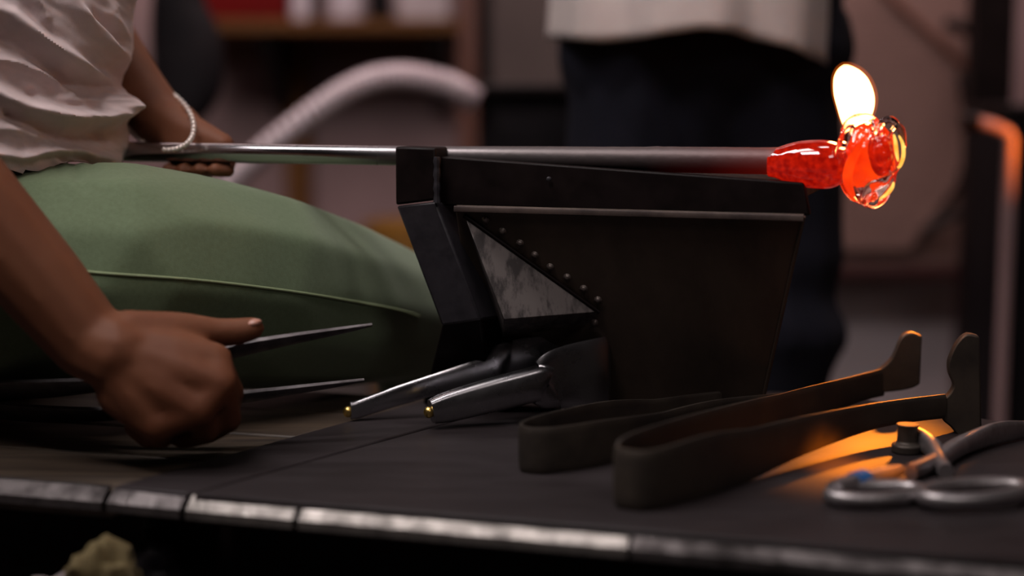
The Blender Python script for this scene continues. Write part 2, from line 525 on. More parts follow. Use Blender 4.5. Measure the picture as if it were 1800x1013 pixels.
# triangular folded gusset
gA = PPL(816, 378, TL, pn, 0.0006); gB = PPL(1054, 548, TL, pn, 0.0006)
gC = P(886, 562, 1.272); gD = PPL(884, 592, TL, pn, 0.0006); gE = PPL(1030, 572, TL, pn, 0.0006)
m = MB(); m.add([gA, gB, gC, gD, gE], [(0, 1, 2), (2, 1, 4, 3), (0, 2, 3), (0, 3, 4, 1)])
m.build('gusset', M['gusset_steel'], bench, bevel=0.0006)
m = MB()
m.tube([gA + pn * 0.001, gB + pn * 0.001], 0.0018, 8)
m.build('gusset_seam', M['black_steel'], bench, smooth=True)

# ------------------------------------------------------------------ blowpipe and hot glass
pipe = thing('blowpipe', P(800, 268, 1.33), 'long steel blowpipe with red-hot glass rose on its end', 'blowpipe')
pA, pB = P(211, 266.5, 1.43), P(1372, 283.5, 1.243)
ax = (pB - pA).normalized()
LEN = (pB - pA).length


def pipe_at(px):
    t = 0.5; lo, hi = 0.0, 1.3
    for _ in range(40):
        t = (lo + hi) / 2
        if proj(pA + (pB - pA) * t)[0] < px: lo = t
        else: hi = t
    return t


rt = [(0, 0.0090), (pipe_at(690), 0.0085), (pipe_at(760), 0.0086), (pipe_at(1000), 0.0096), (pipe_at(1140), 0.0101), (pipe_at(1150), 0.0108),
      (pipe_at(1165), 0.0105), (pipe_at(1340), 0.0107), (1.0, 0.0110)]
pts, rr = [], []
for i in range(121):
    t = i / 120
    pts.append(pA.lerp(pB, t)); rr.append(interp(rt, t) + (0.00018 * noise.noise(V((i * 0.6, 0, 5))) if t > 0.62 else 0))
pm = bpy.data.materials.new('pipe_steel'); pm.use_nodes = True
nt = pm.node_tree; N = nt.nodes; L = nt.links
bs = N['Principled BSDF']; tc = N.new('ShaderNodeTexCoord')
sx = N.new('ShaderNodeSeparateXYZ'); L.new(tc.outputs['Object'], sx.inputs[0])
def ramp(src, stops):
    r = N.new('ShaderNodeValToRGB'); e = r.color_ramp.elements
    while len(e) < len(stops): e.new(0.5)
    for k, (pos, colr) in zip(e, stops): k.position = pos; k.color = (*colr, 1)
    L.new(src, r.inputs[0]); return r
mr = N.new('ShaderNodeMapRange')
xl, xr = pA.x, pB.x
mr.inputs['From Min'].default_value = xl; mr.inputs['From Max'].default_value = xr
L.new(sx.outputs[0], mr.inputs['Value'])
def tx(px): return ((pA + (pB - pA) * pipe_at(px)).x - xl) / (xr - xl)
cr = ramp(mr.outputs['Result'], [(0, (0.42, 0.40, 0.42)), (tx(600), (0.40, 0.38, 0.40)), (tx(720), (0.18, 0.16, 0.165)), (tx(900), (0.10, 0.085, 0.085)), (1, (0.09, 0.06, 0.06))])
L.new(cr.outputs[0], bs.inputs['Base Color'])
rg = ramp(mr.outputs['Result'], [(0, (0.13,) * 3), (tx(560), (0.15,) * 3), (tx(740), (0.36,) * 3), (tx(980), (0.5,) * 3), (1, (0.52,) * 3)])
L.new(rg.outputs[0], bs.inputs['Roughness'])
me_ = ramp(mr.outputs['Result'], [(0, (1, 1, 1)), (tx(640), (1, 1, 1)), (tx(950), (0.6,) * 3)])
L.new(me_.outputs[0], bs.inputs['Metallic'])
em = ramp(mr.outputs['Result'], [(tx(1130), (0, 0, 0)), (tx(1240), (0.012, 0.0, 0.0)), (tx(1340), (0.055, 0.002, 0.001)), (1, (0.16, 0.006, 0.002))])
L.new(em.outputs[0], bs.inputs['Emission Color']); bs.inputs['Emission Strength'].default_value = 1.0
nz = N.new('ShaderNodeTexNoise'); nz.inputs['Scale'].default_value = 130; L.new(tc.outputs['Object'], nz.inputs['Vector'])
bp = N.new('ShaderNodeBump'); bp.inputs['Distance'].default_value = 0.001
bsr = ramp(mr.outputs['Result'], [(tx(650), (0, 0, 0)), (tx(1000), (0.35,) * 3)])
L.new(bsr.outputs[0], bp.inputs['Strength']); L.new(nz.outputs['Fac'], bp.inputs['Height']); L.new(bp.outputs['Normal'], bs.inputs['Normal'])
m = MB(); m.tube(pts, rr, 28)
m.build('shaft', pm, pipe, smooth=True)


def glow_glass(name, c1, c2, strength, scale, rough=0.06):
    g = bpy.data.materials.new(name); g.use_nodes = True
    N = g.node_tree.nodes; L = g.node_tree.links
    bs = N['Principled BSDF']
    bs.inputs['Base Color'].default_value = (0.10, 0.004, 0.001, 1); bs.inputs['Roughness'].default_value = rough
    bs.inputs['Coat Weight'].default_value = 1.0; bs.inputs['Coat Roughness'].default_value = 0.03
    tc = N.new('ShaderNodeTexCoord'); n = N.new('ShaderNodeTexNoise'); n.inputs['Scale'].default_value = scale
    n.inputs['Detail'].default_value = 5; L.new(tc.outputs['Object'], n.inputs['Vector'])
    mr = N.new('ShaderNodeMapRange'); mr.inputs['From Min'].default_value = 0.36; mr.inputs['From Max'].default_value = 0.66
    L.new(n.outputs['Fac'], mr.inputs['Value'])
    mx = N.new('ShaderNodeMix'); mx.data_type = 'RGBA'
    mx.inputs[6].default_value = (*c1, 1); mx.inputs[7].default_value = (*c2, 1)
    L.new(mr.outputs['Result'], mx.inputs[0]); L.new(mx.outputs[2], bs.inputs['Emission Color'])
    bs.inputs['Emission Strength'].default_value = strength
    return g


M['collar'] = glow_glass('red_hot_glass', (0.24, 0.002, 0.001), (0.50, 0.009, 0.002), 1.0, 210)
M['core'] = glow_glass('orange_hot_glass', (1.0, 0.055, 0.003), (0.75, 0.02, 0.002), 1.15, 45)
M['inner'] = glow_glass('deep_red_glass', (0.70, 0.016, 0.002), (0.26, 0.002, 0.001), 1.0, 120)
gl = bpy.data.materials.new('clear_hot_glass'); gl.use_nodes = True
gb = gl.node_tree.nodes['Principled BSDF']
gb.inputs['Base Color'].default_value = (1.0, 0.90, 0.86, 1); gb.inputs['Roughness'].default_value = 0.0
gb.inputs['Transmission Weight'].default_value = 1.0; gb.inputs['IOR'].default_value = 1.48
M['glass'] = gl

# collar of hot glass around the pipe end
GX = 1.236
prof = [(1352, 0.0112), (1365, 0.0122), (1385, 0.0155), (1410, 0.0182), (1440, 0.0193), (1462, 0.0186), (1480, 0.0150), (1492, 0.0100)]
sp = spline(prof, 40)
pts = []
for px, r in sp:
    t = pipe_at(px); pts.append(pA + (pB - pA) * t + V((0, 0, -0.0012 - 0.0012 * (px - 1352) / 130)))
m = MB(); m.tube(pts, [r for _, r in sp], 32)
m.build('glass_collar', M['collar'], pipe, smooth=True)
# the rose: clear outer body, glowing core, curled petals
Y0 = 1.232
S = Y0 / F
rc = P(1529, 280, Y0)
rose = None


def rp(px, py, dy=0.0):
    return P(px, py, Y0 + dy)


def lump(c, rx, ry, rz, n, mm, fn):
    rings = []
    for i in range(1, mm):
        t = math.pi * i / mm; ring = []
        for j in range(n):
            a = 2 * math.pi * j / n
            q = V((math.sin(t) * math.cos(a), math.sin(t) * math.sin(a), math.cos(t)))
            k = fn(q, t, a)
            ring.append(V(c) + V((q.x * rx * k, q.y * ry * k, q.z * rz * k)))
        rings.append(ring)
    q = MB(); q.rings(list(reversed(rings))); return q


def rosefn(q, t, a):
    ridge = 0.05 * math.sin(5 * a + 3.0 * q.z + 0.6) * math.sin(t) + 0.05 * noise.noise(q * 2.3 + V((4, 1, 2)))
    return 1.0 + ridge


core = lump(rp(1527, 270, 0.0), 40 * S, 38 * S, 50 * S, 48, 32, lambda q, t, a: 1.0 + 0.07 * math.sin(3 * a + 2 * q.z) + 0.06 * noise.noise(q * 2.0))
core.build('glass_core', M['core'], pipe, smooth=True)
body = lump(rp(1527, 288, 0.0), 52 * S, 52 * S, 73 * S, 72, 48, rosefn)
body.build('glass_rose', M['glass'], pipe, smooth=True)


def petal(pix, w0, name, material, dys, thick=0.0016, curl=0.0):
    """ribbon petal: centre line in picture points with depth offsets, half width w0 (list)"""
    n = 40
    k = spline([(x, y, dy, ww) for (x, y), dy, ww in zip(pix, dys, w0)], n)
    pts = [rp(x, y, dy) for x, y, dy, _ in k]
    q = MB(); q.tube(pts, [thick * (1 + 0.25 * math.sin(i * 0.4)) for i in range(n)], 14, up=V((0.15, -1, 0.2)), flat=[max(ww, 0.0008) for *_, ww in k])
    return q.build(name, material, pipe, smooth=True)


# folded lip over the top
petal([(1482, 250), (1488, 224), (1504, 208), (1526, 206), (1541, 218), (1536, 232)], [.003, .004, .0035, .003, .0035, .002], 'glass_petal', M['glass'], [-.012, -.016, -.014, -.012, -.016, -.02])
petal([(1530, 246), (1545, 224), (1556, 212), (1570, 212), (1584, 232), (1590, 258)], [.001, .0022, .003, .003, .0026, .002], 'glass_petal', M['glass'], [-.027, -.026, -.022, -.018, -.014, -.012])
# ring petal on the right
q = MB(); ring = []
for i in range(36):
    a = 2 * math.pi * i / 36
    ring.append(rp(1574 + 14 * math.cos(a) + 4 * math.sin(a), 262 - 42 * math.sin(a), -0.014 + 0.004 * math.cos(a)))
q.tube(ring, [0.0018 + 0.0006 * math.sin(i * 0.35) for i in range(36)], 10, up=V((0, 1, 0)), closed=True)
q.build('glass_petal', M['glass'], pipe, smooth=True)
# folds over the body
petal([(1478, 300), (1476, 270), (1486, 240), (1500, 222)], [.002, .004, .0045, .002], 'glass_petal', M['glass'], [-.010, -.018, -.02, -.016])
petal([(1500, 345), (1490, 318), (1494, 290), (1508, 262), (1518, 238)], [.002, .004, .004, .003, .0015], 'glass_petal', M['core'], [-.016, -.020, -.0225, -.0245, -.023], 0.0014)
petal([(1512, 352), (1530, 330), (1556, 318), (1574, 300)], [.002, .004, .0035, .001], 'glass_petal', M['glass'], [-.016, -.021, -.022, -.016])
petal([(1500, 330), (1515, 352), (1535, 361), (1556, 346), (1566, 322)], [.002, .003, .003, .003, .001], 'glass_petal', M['glass'], [-.016, -.014, -.012, -.014, -.016])
heart = lump(rp(1547, 268, -0.0165), 21 * S, 20 * S, 33 * S, 32, 24, lambda q, t, a: 1.0 + 0.10 * math.sin(6 * a + 4 * q.z) * math.sin(t) + 0.06 * noise.noise(q * 3.0))
heart.build('glass_heart', M['inner'], pipe, smooth=True)
M['hot'] = glow_glass('flame_glint_glow', (1.0, 0.62, 0.13), (1.0, 0.36, 0.04), 1.5, 120)  # crescents of flame refracted in the glass, painted as a glow
for pix, dy_ in (([(1571, 236), (1574, 250), (1576, 268), (1579, 284)], -.021), ([(1580, 238), (1587, 254), (1588, 274), (1582, 292), (1577, 294)], -.016), ([(1546, 350), (1558, 342), (1568, 330), (1571, 320)], -.019)):
    k = spline(pix, 24)
    q = MB(); q.tube([rp(x, y, dy_) for x, y in k], [0.0004 + 0.0012 * math.sin(math.pi * i / 23) ** 0.7 for i in range(24)], 10, up=V((0, 1, 0)))
    q.build('flame_glint', M['hot'], pipe, smooth=True)
# red swirl at the heart
for kk, (ox, oy, sc_) in enumerate(((1547, 270, 1.15), (1552, 276, 0.7))):
    sw = []
    for i in range(44):
        a = i / 43 * 3.6 * math.pi + 0.6
        r = (5 + i * 0.36) * sc_
        sw.append(rp(ox + r * math.cos(a) * 0.75, oy - r * math.sin(a) * 1.6, -0.0262 + 0.0002 * i))
    q = MB(); q.tube(sw, [0.0009 + 0.0011 * math.sin(i / 43 * math.pi) for i in range(44)], 10, up=V((0, 1, 0)), flat=[0.0018] * 44)
    q.build('glass_swirl', M['inner'], pipe, smooth=True)
q = MB(); q.ball(rp(1566, 330, -0.012), 0.0016, 12, 8); q.tube([rp(1558, 322, -0.012), rp(1566, 330, -0.012)], 0.0008, 8)
q.build('glass_bead', M['glass'], pipe, smooth=True)

# flame
fm = bpy.data.materials.new('flame'); fm.use_nodes = True
N = fm.node_tree.nodes; L = fm.node_tree.links
N.remove(N['Principled BSDF'])
pv = N.new('ShaderNodeEmission')
pv.inputs['Color'].default_value = (1.0, 0.30, 0.085, 1); pv.inputs['Strength'].default_value = 1500.0
L.new(pv.outputs[0], N['Material Output'].inputs['Volume'])
fy = Y0 + 0.040
sil = [(250, 1500, 5), (240, 1501, 11), (215, 1503, 24), (190, 1504, 32.5), (165, 1501, 35.5), (140, 1496, 31), (125, 1492, 22), (117, 1489, 12), (113, 1487, 4)]
sl = spline(sil, 40)
rings = []
for py, px, hw in sl:
    c = P(px, py, fy); r = hw * fy / F
    rings.append([c + V((math.cos(a) * r, math.sin(a) * r * 0.8, 0)) for a in [2 * math.pi * j / 28 for j in range(28)]])
q = MB(); q.rings(rings)
fo = q.build('flame', fm, None, smooth=True)
mm_ = fm.copy(); mm_.name = 'flame_mantle'
mm_.node_tree.nodes['Emission'].inputs['Color'].default_value = (1.0, 0.17, 0.01, 1)
mm_.node_tree.nodes['Emission'].inputs['Strength'].default_value = 20.0
rings = []
for py, px, hw in sl:
    c = P(px + 1, 178 + (py - 178) * 1.04 - 2, fy); r = (hw * 1.06 + 3) * fy / F
    rings.append([c + V((math.cos(a) * r, math.sin(a) * r * 0.8, 0)) for a in [2 * math.pi * j / 28 for j in range(28)]])
q = MB(); q.rings(rings); q.build('flame_mantle', mm_, fo, smooth=True)
tag(fo, 'bright yellow-white flame rising from the glowing glass rose', 'flame')
light('flame_light', 'POINT', P(1500, 165, fy), None, 0.35, (1.0, 0.42, 0.12), shadow_soft_size=0.014)

# ------------------------------------------------------------------ tools on the bench


def ribbon(path, name, material, parent, n=70, up=V((0, 0, 1)), power=4.0, sides=14):
    """path: (px,py_of_middle,Y,half height m,half thickness m)"""
    k = spline([(*P(a, b2, c), h, t) for a, b2, c, h, t in path], n)
    k = [(q[0], q[1], max(q[2], ZT + 0.0026 + q[3]) if q[2] - q[3] < ZT + 0.012 else q[2], q[3], q[4]) for q in k]
    m = MB(); m.tube([V(q[:3]) for q in k], [q[3] for q in k], sides, up=up, flat=[q[4] for q in k], power=power)
    return m.build(name, material, parent, smooth=True)


# polished jacks with a wide bow at the right
jk = thing('jacks', PZ(900, 735, ZT), 'polished steel jacks lying with wide bow against the riveted panel', 'glass tool')
ribbon([(616, 724, 1.308, .0075, .0045), (700, 696, 1.318, .0085, .003), (800, 666, 1.326, .010, .003), (862, 652, 1.330, .0145, .003),
        (880, 648, 1.331, .0225, .003), (900, 652, 1.333, .0268, .002), (960, 648, 1.335, .0292, .0016), (1035, 647, 1.334, .0315, .0016),
        (1064, 650, 1.328, .0320, .0017),
        (1069, 654, 1.320, .0320, .0017), (1045, 658, 1.312, .0310, .0017), (1000, 664, 1.306, .0285, .002), (972, 671, 1.302, .0260, .0035),
        (958, 678, 1.300, .0195, .006), (940, 676, 1.297, .0150, .0085), (860, 696, 1.287, .0140, .0085), (790, 715, 1.278, .0125, .0075), (758, 724, 1.272, .0100, .006)],
       'bow', M['polished'], jk, 110)
for px, py, Y in ((612, 724, 1.3075), (754, 725, 1.271)):
    m = MB(); m.ball(P(px, py, Y), 0.0045, 12, 8, (1, 1, 1.1)); m.build('tip_glint', M['glint_brass'], jk, smooth=True)  # yellow balls imitate blurred highlights at the leg ends

# two dark tongs with their bows towards the viewer
ta = thing('tweezers', PZ(960, 838, ZT), 'dark steel tweezers with rounded bow, behind the larger tongs', 'glass tool')
ribbon([(1268, 699, 1.312, .0055, .0012), (1200, 716, 1.290, .010, .0014), (1080, 748, 1.235, .0155, .0015), (980, 786, 1.170, .018, .0017), (930, 793, 1.148, .0172, .002),
        (916, 797, 1.128, .0172, .002), (940, 800, 1.117, .0172, .002), (990, 797, 1.122, .0172, .0018), (1080, 786, 1.150, .017, .0015), (1250, 730, 1.236, .012, .0014), (1420, 699, 1.285, .0055, .0012)],
       'spring_arm', M['tool_steel'], ta, 90)
tb = thing('tongs', PZ(1140, 905, ZT), 'large dark steel tongs with upright curved paddles, bow towards the viewer', 'glass tool')
ribbon([(1552, 672, 1.365, .0125, .002), (1500, 686, 1.335, .0125, .0018), (1380, 726, 1.250, .017, .0018), (1240, 783, 1.140, .021, .002), (1120, 836, 1.058, .0225, .0022),
        (1086, 848, 1.036, .0205, .0025), (1096, 852, 1.021, .0205, .0025), (1150, 848, 1.018, .0205, .0022), (1260, 822, 1.062, .0215, .002), (1400, 770, 1.140, .0155, .0018),
        (1540, 731, 1.215, .0105, .0018), (1660, 714, 1.252, .0100, .002)],
       'spring_arm', M['tool_steel'], tb, 90)


def plate(pix, Y, th, name, material, parent, bev=0.001, dirn=V((0.15, 1, 0))):
    lo = [P(x, y, Y) for x, y in pix]; dv = dirn.normalized() * th
    m = MB(); m.hexa(lo, [p + dv for p in lo])
    return m.build(name, material, parent, bevel=bev)


cv = spline([(1722, 592), (1700, 588), (1682, 604), (1668, 634), (1668, 658), (1676, 678), (1668, 694), (1655, 706), (1655, 735), (1672, 752), (1690, 772), (1716, 776), (1726, 762)], 40)
plate([(x, y) for x, y in cv], 1.252, 0.012, 'paddle', M['tool_steel'], tb, 0.0015)
cv = spline([(1621, 592), (1602, 585), (1584, 594), (1566, 632), (1540, 654), (1510, 672), (1512, 690), (1560, 690), (1600, 684), (1617, 676)], 36)
plate([(x, y) for x, y in cv], 1.362, 0.010, 'paddle', M['tool_steel'], tb, 0.0015)

# shears with loop handles
sh = thing('shears', PZ(1640, 880, ZT), 'steel shears with loop handles at the bench right end', 'glass tool')


def loop(cx, cy, ax_, by, Z, r, name, rot=0.0, material=None, lift=None):
    pts = []
    for i in range(40):
        a = 2 * math.pi * i / 40
        x, y = ax_ * math.cos(a), by * math.sin(a)
        xx, yy = x * math.cos(rot) - y * math.sin(rot), x * math.sin(rot) + y * math.cos(rot)
        z = Z + (lift(i / 40) if lift else 0)
        c = PZ(cx, cy, ZT)
        pts.append(V((c.x + xx, c.y + yy, z)))
    m = MB(); m.tube(pts, r, 10, closed=True, flat=r * 0.9)
    return m.build(name, material or M['shear_steel'], sh, smooth=True)


loop(1538, 888, 0.033, 0.017, ZT + 0.008, 0.0054, 'handle_loop', 0.25)
loop(1712, 892, 0.040, 0.019, ZT + 0.010, 0.0058, 'handle_loop', 0.35)
ribbon([(1600, 870, 1.098, .0058, .005), (1645, 840, 1.130, .0062, .006), (1690, 800, 1.175, .0075, .006), (1760, 775, 1.215, .009, .003), (1850, 752, 1.255, .004, .002)], 'shear_arm', M['shear_steel'], sh, 40, power=3)
ribbon([(1662, 868, 1.098, .0058, .005), (1652, 846, 1.122, .0062, .005), (1640, 806, 1.165, .0075, .006), (1610, 785, 1.195, .009, .003), (1592, 772, 1.215, .006, .002)], 'shear_arm', M['shear_steel'], sh, 40, power=3)
m = MB(); m.ball(P(1652, 808, 1.155), 0.006, 12, 8, (1, 1, 0.6)); m.build('pivot', M['shear_steel'], sh, smooth=True)
ch = thing('steel_punch', PZ(1500, 868, ZT), 'small steel punch with blue collar beside shears', 'glass tool')
q0, q1 = PZ(1466, 886, ZT) + V((0, 0, 0.0095)), PZ(1585, 852, ZT) + V((0, 0.004, 0.0095))
m = MB(); m.tube([q0.lerp(q1, i / 10) for i in range(11)], [0.0072, .0074, .0074, .0070, .0064, .006, .006, .006, .0055, .005, .004], 14)
m.build('shank', M['shear_steel'], ch, smooth=True)
m = MB(); m.tube([q0.lerp(q1, 0.28 + i * 0.04) for i in range(5)], 0.0085, 14); m.build('collar', M['blue'], ch, smooth=True)
pn2 = thing('steel_block', PZ(1594, 800, ZT), 'dark upright steel block standing under the tongs arm', 'glass tool')
m = MB(); c0 = PZ(1594, 800, ZT) + V((0, 0, 0.0024))
m.tube([c0, c0 + V((0, 0, 0.006)), c0 + V((0, 0, 0.008)), c0 + V((0, 0, 0.019)), c0 + V((0, 0, 0.022))], [0.012, 0.012, 0.008, 0.0075, 0.009], 18, up=V((0, 1, 0)))
m.build('block', M['tool_steel'], pn2, bevel=0.0008)

# rags on the lower shelf


def rag(c, r, name, material, label, seed, sc=(1.2, 1, 0.9)):
    q = lump(c, r * sc[0], r * sc[1], r * sc[2], 40, 26, lambda d, t, a: 1.0 + 0.32 * noise.noise(d * 1.9 + V((seed, 0, 0))) + 0.16 * noise.noise(d * 4.3 + V((0, seed, 0))))
    zmin = min(v.z for v in q.v)
    for v in q.v: v.z += 0.3702 - zmin
    tag(q.build(name, material, None, smooth=True), label, 'rag')


c = P(172, 962, 1.03); rag(c, 0.030, 'cloth_rag', M['rag'], 'crumpled yellow rag on the shelf under the bench front', 3, (0.95, 0.8, 1.15))
c = P(100, 1000, 1.06); rag(c, 0.022, 'cloth_rag', M['rag_grey'], 'small crumpled pale grey rag left of the yellow one', 8)
c = P(278, 965, 1.10); rag(c, 0.022, 'cloth_rag', M['black'], 'small crumpled dark rag right of the yellow one', 12, (1, 1, 1.3))

# ------------------------------------------------------------------ seated glassblower
sit = thing('person', (-0.48, 1.385, 0.0),
            'seated person in cream shirt and green leggings, hand on the blowpipe, holding jacks', 'person')
segs = []


def chain(pts, out):
    for (p, r), (q, s_) in zip(pts, pts[1:]):
        out.append((V(p), r, V(q), s_))


# torso, neck, head (above the frame), leaning back a little
TX, TY = -0.475, 1.385


def T(x, y, z):
    return V((TX + x - 0.5 * max(0.0, z - 0.84), TY + y, z))


chain([(T(-0.02, .01, 0.62), 0.095), (T(-.01, 0, 0.75), 0.092), (T(0, 0, 0.90), 0.098), (T(0, 0, 0.98), 0.095), (T(0, 0, 1.05), 0.055), (T(.02, 0, 1.12), 0.05)], segs)
chain([(T(0, -.15, 0.985), 0.05), (T(0, 0, 1.0), 0.07), (T(0, .15, 0.985), 0.05)], segs)
chain([(T(.04, 0, 1.215), 0.082), (T(.02, 0, 1.235), 0.088)], segs)
chain([(T(.04, 0, 1.21), 0.07), (T(.08, 0, 1.14), 0.038)], segs)
chain([(T(.118, 0, 1.20), 0.011), (T(.135, 0, 1.175), 0.013)], segs)
for s_ in (-1, 1):
    chain([(T(.02, s_ * 0.082, 1.205), 0.012), (T(.018, s_ * 0.086, 1.18), 0.010)], segs)
# near arm
el = P(-235, 150, 1.155)
wr = P(158, 602, 1.150)
chain([(T(0, -.17, 0.985), 0.052), (el, 0.043)], segs)
chain([(el, 0.045), (P(-60, 350, 1.150), 0.0395), (P(70, 495, 1.150), 0.0340), (wr, 0.0295), (P(205, 622, 1.145), 0.0300)], segs)
# near hand
idx = P(378, 633, 1.150); mid = P(388, 675, 1.138); rng = P(350, 722, 1.130); pky = P(278, 745, 1.130)
hw = P(190, 618, 1.147)
for k, r in ((idx, .0135), (mid, .0130), (rng, .0130), (pky, .0135)):
    segs.append((hw, 0.0255, hw.lerp(k, 0.62), 0.0205)); segs.append((hw.lerp(k, 0.62), 0.0205, k, r))
segs.append((P(215, 690, 1.143), 0.020, pky, 0.0150))
segs.append((idx, 0.0130, mid, 0.0125)); segs.append((mid, 0.0125, rng, 0.0125)); segs.append((rng, 0.0125, pky, 0.013))
segs.append((P(240, 640, 1.160), 0.024, P(300, 680, 1.158), 0.018))
chain([(idx, .0120), (P(408, 690, 1.170), .0098), (P(398, 738, 1.188), .0086), (P(358, 748, 1.196), .0076)], segs)
chain([(mid, .0122), (P(402, 738, 1.158), .0102), (P(366, 762, 1.182), .0088), (P(322, 752, 1.190), .0078)], segs)
chain([(rng, .0122), (P(362, 760, 1.150), .0098), (P(322, 772, 1.174), .0084), (P(282, 756, 1.182), .0074)], segs)
chain([(pky, .0118), (P(286, 770, 1.148), .0088), (P(258, 772, 1.168), .0076), (P(232, 752, 1.174), .0068)], segs)
# near thumb, lying along the jacks
chain([(P(225, 592, 1.152), .0205), (P(318, 580, 1.168), .0140), (P(380, 585, 1.178), .0116), (P(415, 584, 1.183), .0112), (P(444, 578, 1.187), .0095)], segs)
# far arm and hand
el2 = V((-0.455, 1.575, 0.862)); wr2 = P(282, 212, 1.460)
chain([(T(0, .17, 0.985), 0.052), (el2, 0.042)], segs)
chain([(el2, 0.042), (el2.lerp(wr2, 0.4), 0.036), (el2.lerp(wr2, 0.8), 0.0280), (wr2, 0.0265), (P(312, 226, 1.448), 0.024)], segs)
hw2 = P(312, 230, 1.445)
for k, r in ((P(392, 256, 1.418), .0112), (P(364, 260, 1.422), .0112), (P(336, 264, 1.426), .0112), (P(310, 266, 1.430), .0112)):
    segs.append((hw2, 0.022, k, r))
for px, k in ((394, 0), (366, 1), (338, 2), (312, 3)):
    dd = k * 0.005
    chain([(P(px - 4, 256 + k * 3, 1.420 + dd), .0110), (P(px + 6, 280, 1.424 + dd), .0094), (P(px + 2, 298, 1.412 + dd), .0080), (P(px - 16, 299, 1.393 + dd), .0068)], segs)
chain([(hw2, .018), (P(340, 262, 1.425), .011), (P(384, 293, 1.412), .0086), (P(400, 299, 1.398), .0074)], segs)
body = blob('body', segs, M['skin'], sit, voxel=0.0028, it=7)
# thumb nail
m = MB(); rotn = Matrix.Rotation(math.radians(-10), 3, 'Y')
m.ball(P(443, 569, 1.184), 0.0082, 14, 10, (0.95, 0.75, 0.42), Matrix.Rotation(math.radians(-14), 3, 'Y')); m.build('thumb_nail', M['nail'], body, smooth=True)
# bracelet of beads
da = (wr2 - el2).normalized(); cdir = (V((0, 0, CZ)) - wr2); cdir = (cdir - da * cdir.dot(da)).normalized(); bdir = da.cross(cdir)
bc = P(274, 205, 1.460)
v1 = P(311, 171, 1.460) - bc
v2 = (P(326, 250, 1.460) - bc) + (V((0, 0, CZ)) - bc).normalized() * 0.076
m = MB()
for i in range(52):
    a = 2 * math.pi * i / 52
    pz = bc + v1 * math.cos(a) + v2 * (math.sin(a) if math.sin(a) > 0 else 0.75 * math.sin(a))
    m.ball(pz, 0.0025, 8, 6)
m.build('bracelet', M['bead'], sit, smooth=True)

# leggings
ls = []
hipn = V((-0.50, 1.300, 0.568))
hipf = V((-0.50, 1.475, 0.568))
LP = ((60, 482, 200, 1.300), (230, 484, 202, 1.302), (340, 494, 193, 1.335), (440, 508, 183, 1.37), (560, 530, 159, 1.43), (660, 548, 130, 1.495), (738, 566, 104, 1.565))
chain([(P(x, y, Y), r * Y / F) for x, y, r, Y in LP], ls)
chain([(hipn, 0.097), (P(60, 482, 1.300), 200 * 1.3 / F)], ls)
kn = P(738, 566, 1.565)
chain([(kn, 0.0590), (V((kn.x + 0.02, 1.60, 0.40)), 0.056), (V((kn.x - 0.02, 1.61, 0.22)), 0.05), (V((kn.x - 0.05, 1.62, 0.09)), 0.036)], ls)
kf = V((-0.37, 1.93, 0.53))
chain([(hipf, 0.097), (V((-0.44, 1.70, 0.55)), 0.085), (kf, 0.058), (V((-0.36, 1.97, 0.30)), 0.055), (V((-0.38, 1.98, 0.09)), 0.036)], ls)
chain([(hipn, 0.097), (hipf, 0.097)], ls)
chain([(V((-0.51, 1.34, 0.59)), 0.092), (V((-0.51, 1.44, 0.59)), 0.092)], ls)


def legdisp(p, n):
    px, py = proj(p)
    k = 0.0
    if p.y < 1.45 and 60 < px < 240 and py < 380:      # creases at the hip fold
        for (x0, y0, x1, y1, am) in ((150, 330, 128, 283, 1), (137, 312, 150, 300, .6), (110, 300, 95, 284, .6), (168, 300, 160, 284, .8)):
            dx, dy = x1 - x0, y1 - y0; t = max(0, min(1, ((px - x0) * dx + (py - y0) * dy) / (dx * dx + dy * dy)))
            dd = math.hypot(px - x0 - dx * t, py - y0 - dy * t)
            k -= 0.0022 * am * math.exp(-(dd / 7) ** 2)
    return n * k


leg = blob('leggings', ls, M['green'], sit, voxel=0.0045, it=10, disp=legdisp)
bv = BVHTree.FromPolygons([v.co.copy() for v in leg.data.vertices], [tuple(p.vertices) for p in leg.data.polygons])
O = V((0, 0, CZ))
sp = []
for px, py in spline([(120, 473), (170, 480), (300, 489), (420, 501), (560, 520), (690, 543), (735, 556)], 60):
    dvec = (P(px, py, 1.3) - O).normalized()
    h = bv.ray_cast(O, dvec)
    if h[0] is not None: sp.append(h[0] + h[1] * 0.0006)
m = MB(); m.tube(sp, 0.0013, 8)
m.build('seam', M['seam'], leg, smooth=True)
for kx, ky in ((kn.x - 0.05, 1.62), (-0.38, 1.98)):
    m = MB(); m.add([], [])
    rings = []
    for t, wd, ht in ((-0.08, .02, .03), (-0.07, .034, .07), (0.0, .038, .085), (0.06, .04, .06), (0.12, .044, .045), (0.165, .036, .035), (0.18, .015, .02)):
        rings.append([V((kx + t, ky + wd * math.cos(a), max(0.001, ht / 2 + ht / 2 * math.sin(a)))) for a in [2 * math.pi * j / 16 for j in range(16)]])
    m.rings(rings); m.build('shoe', M['black'], sit, smooth=True)

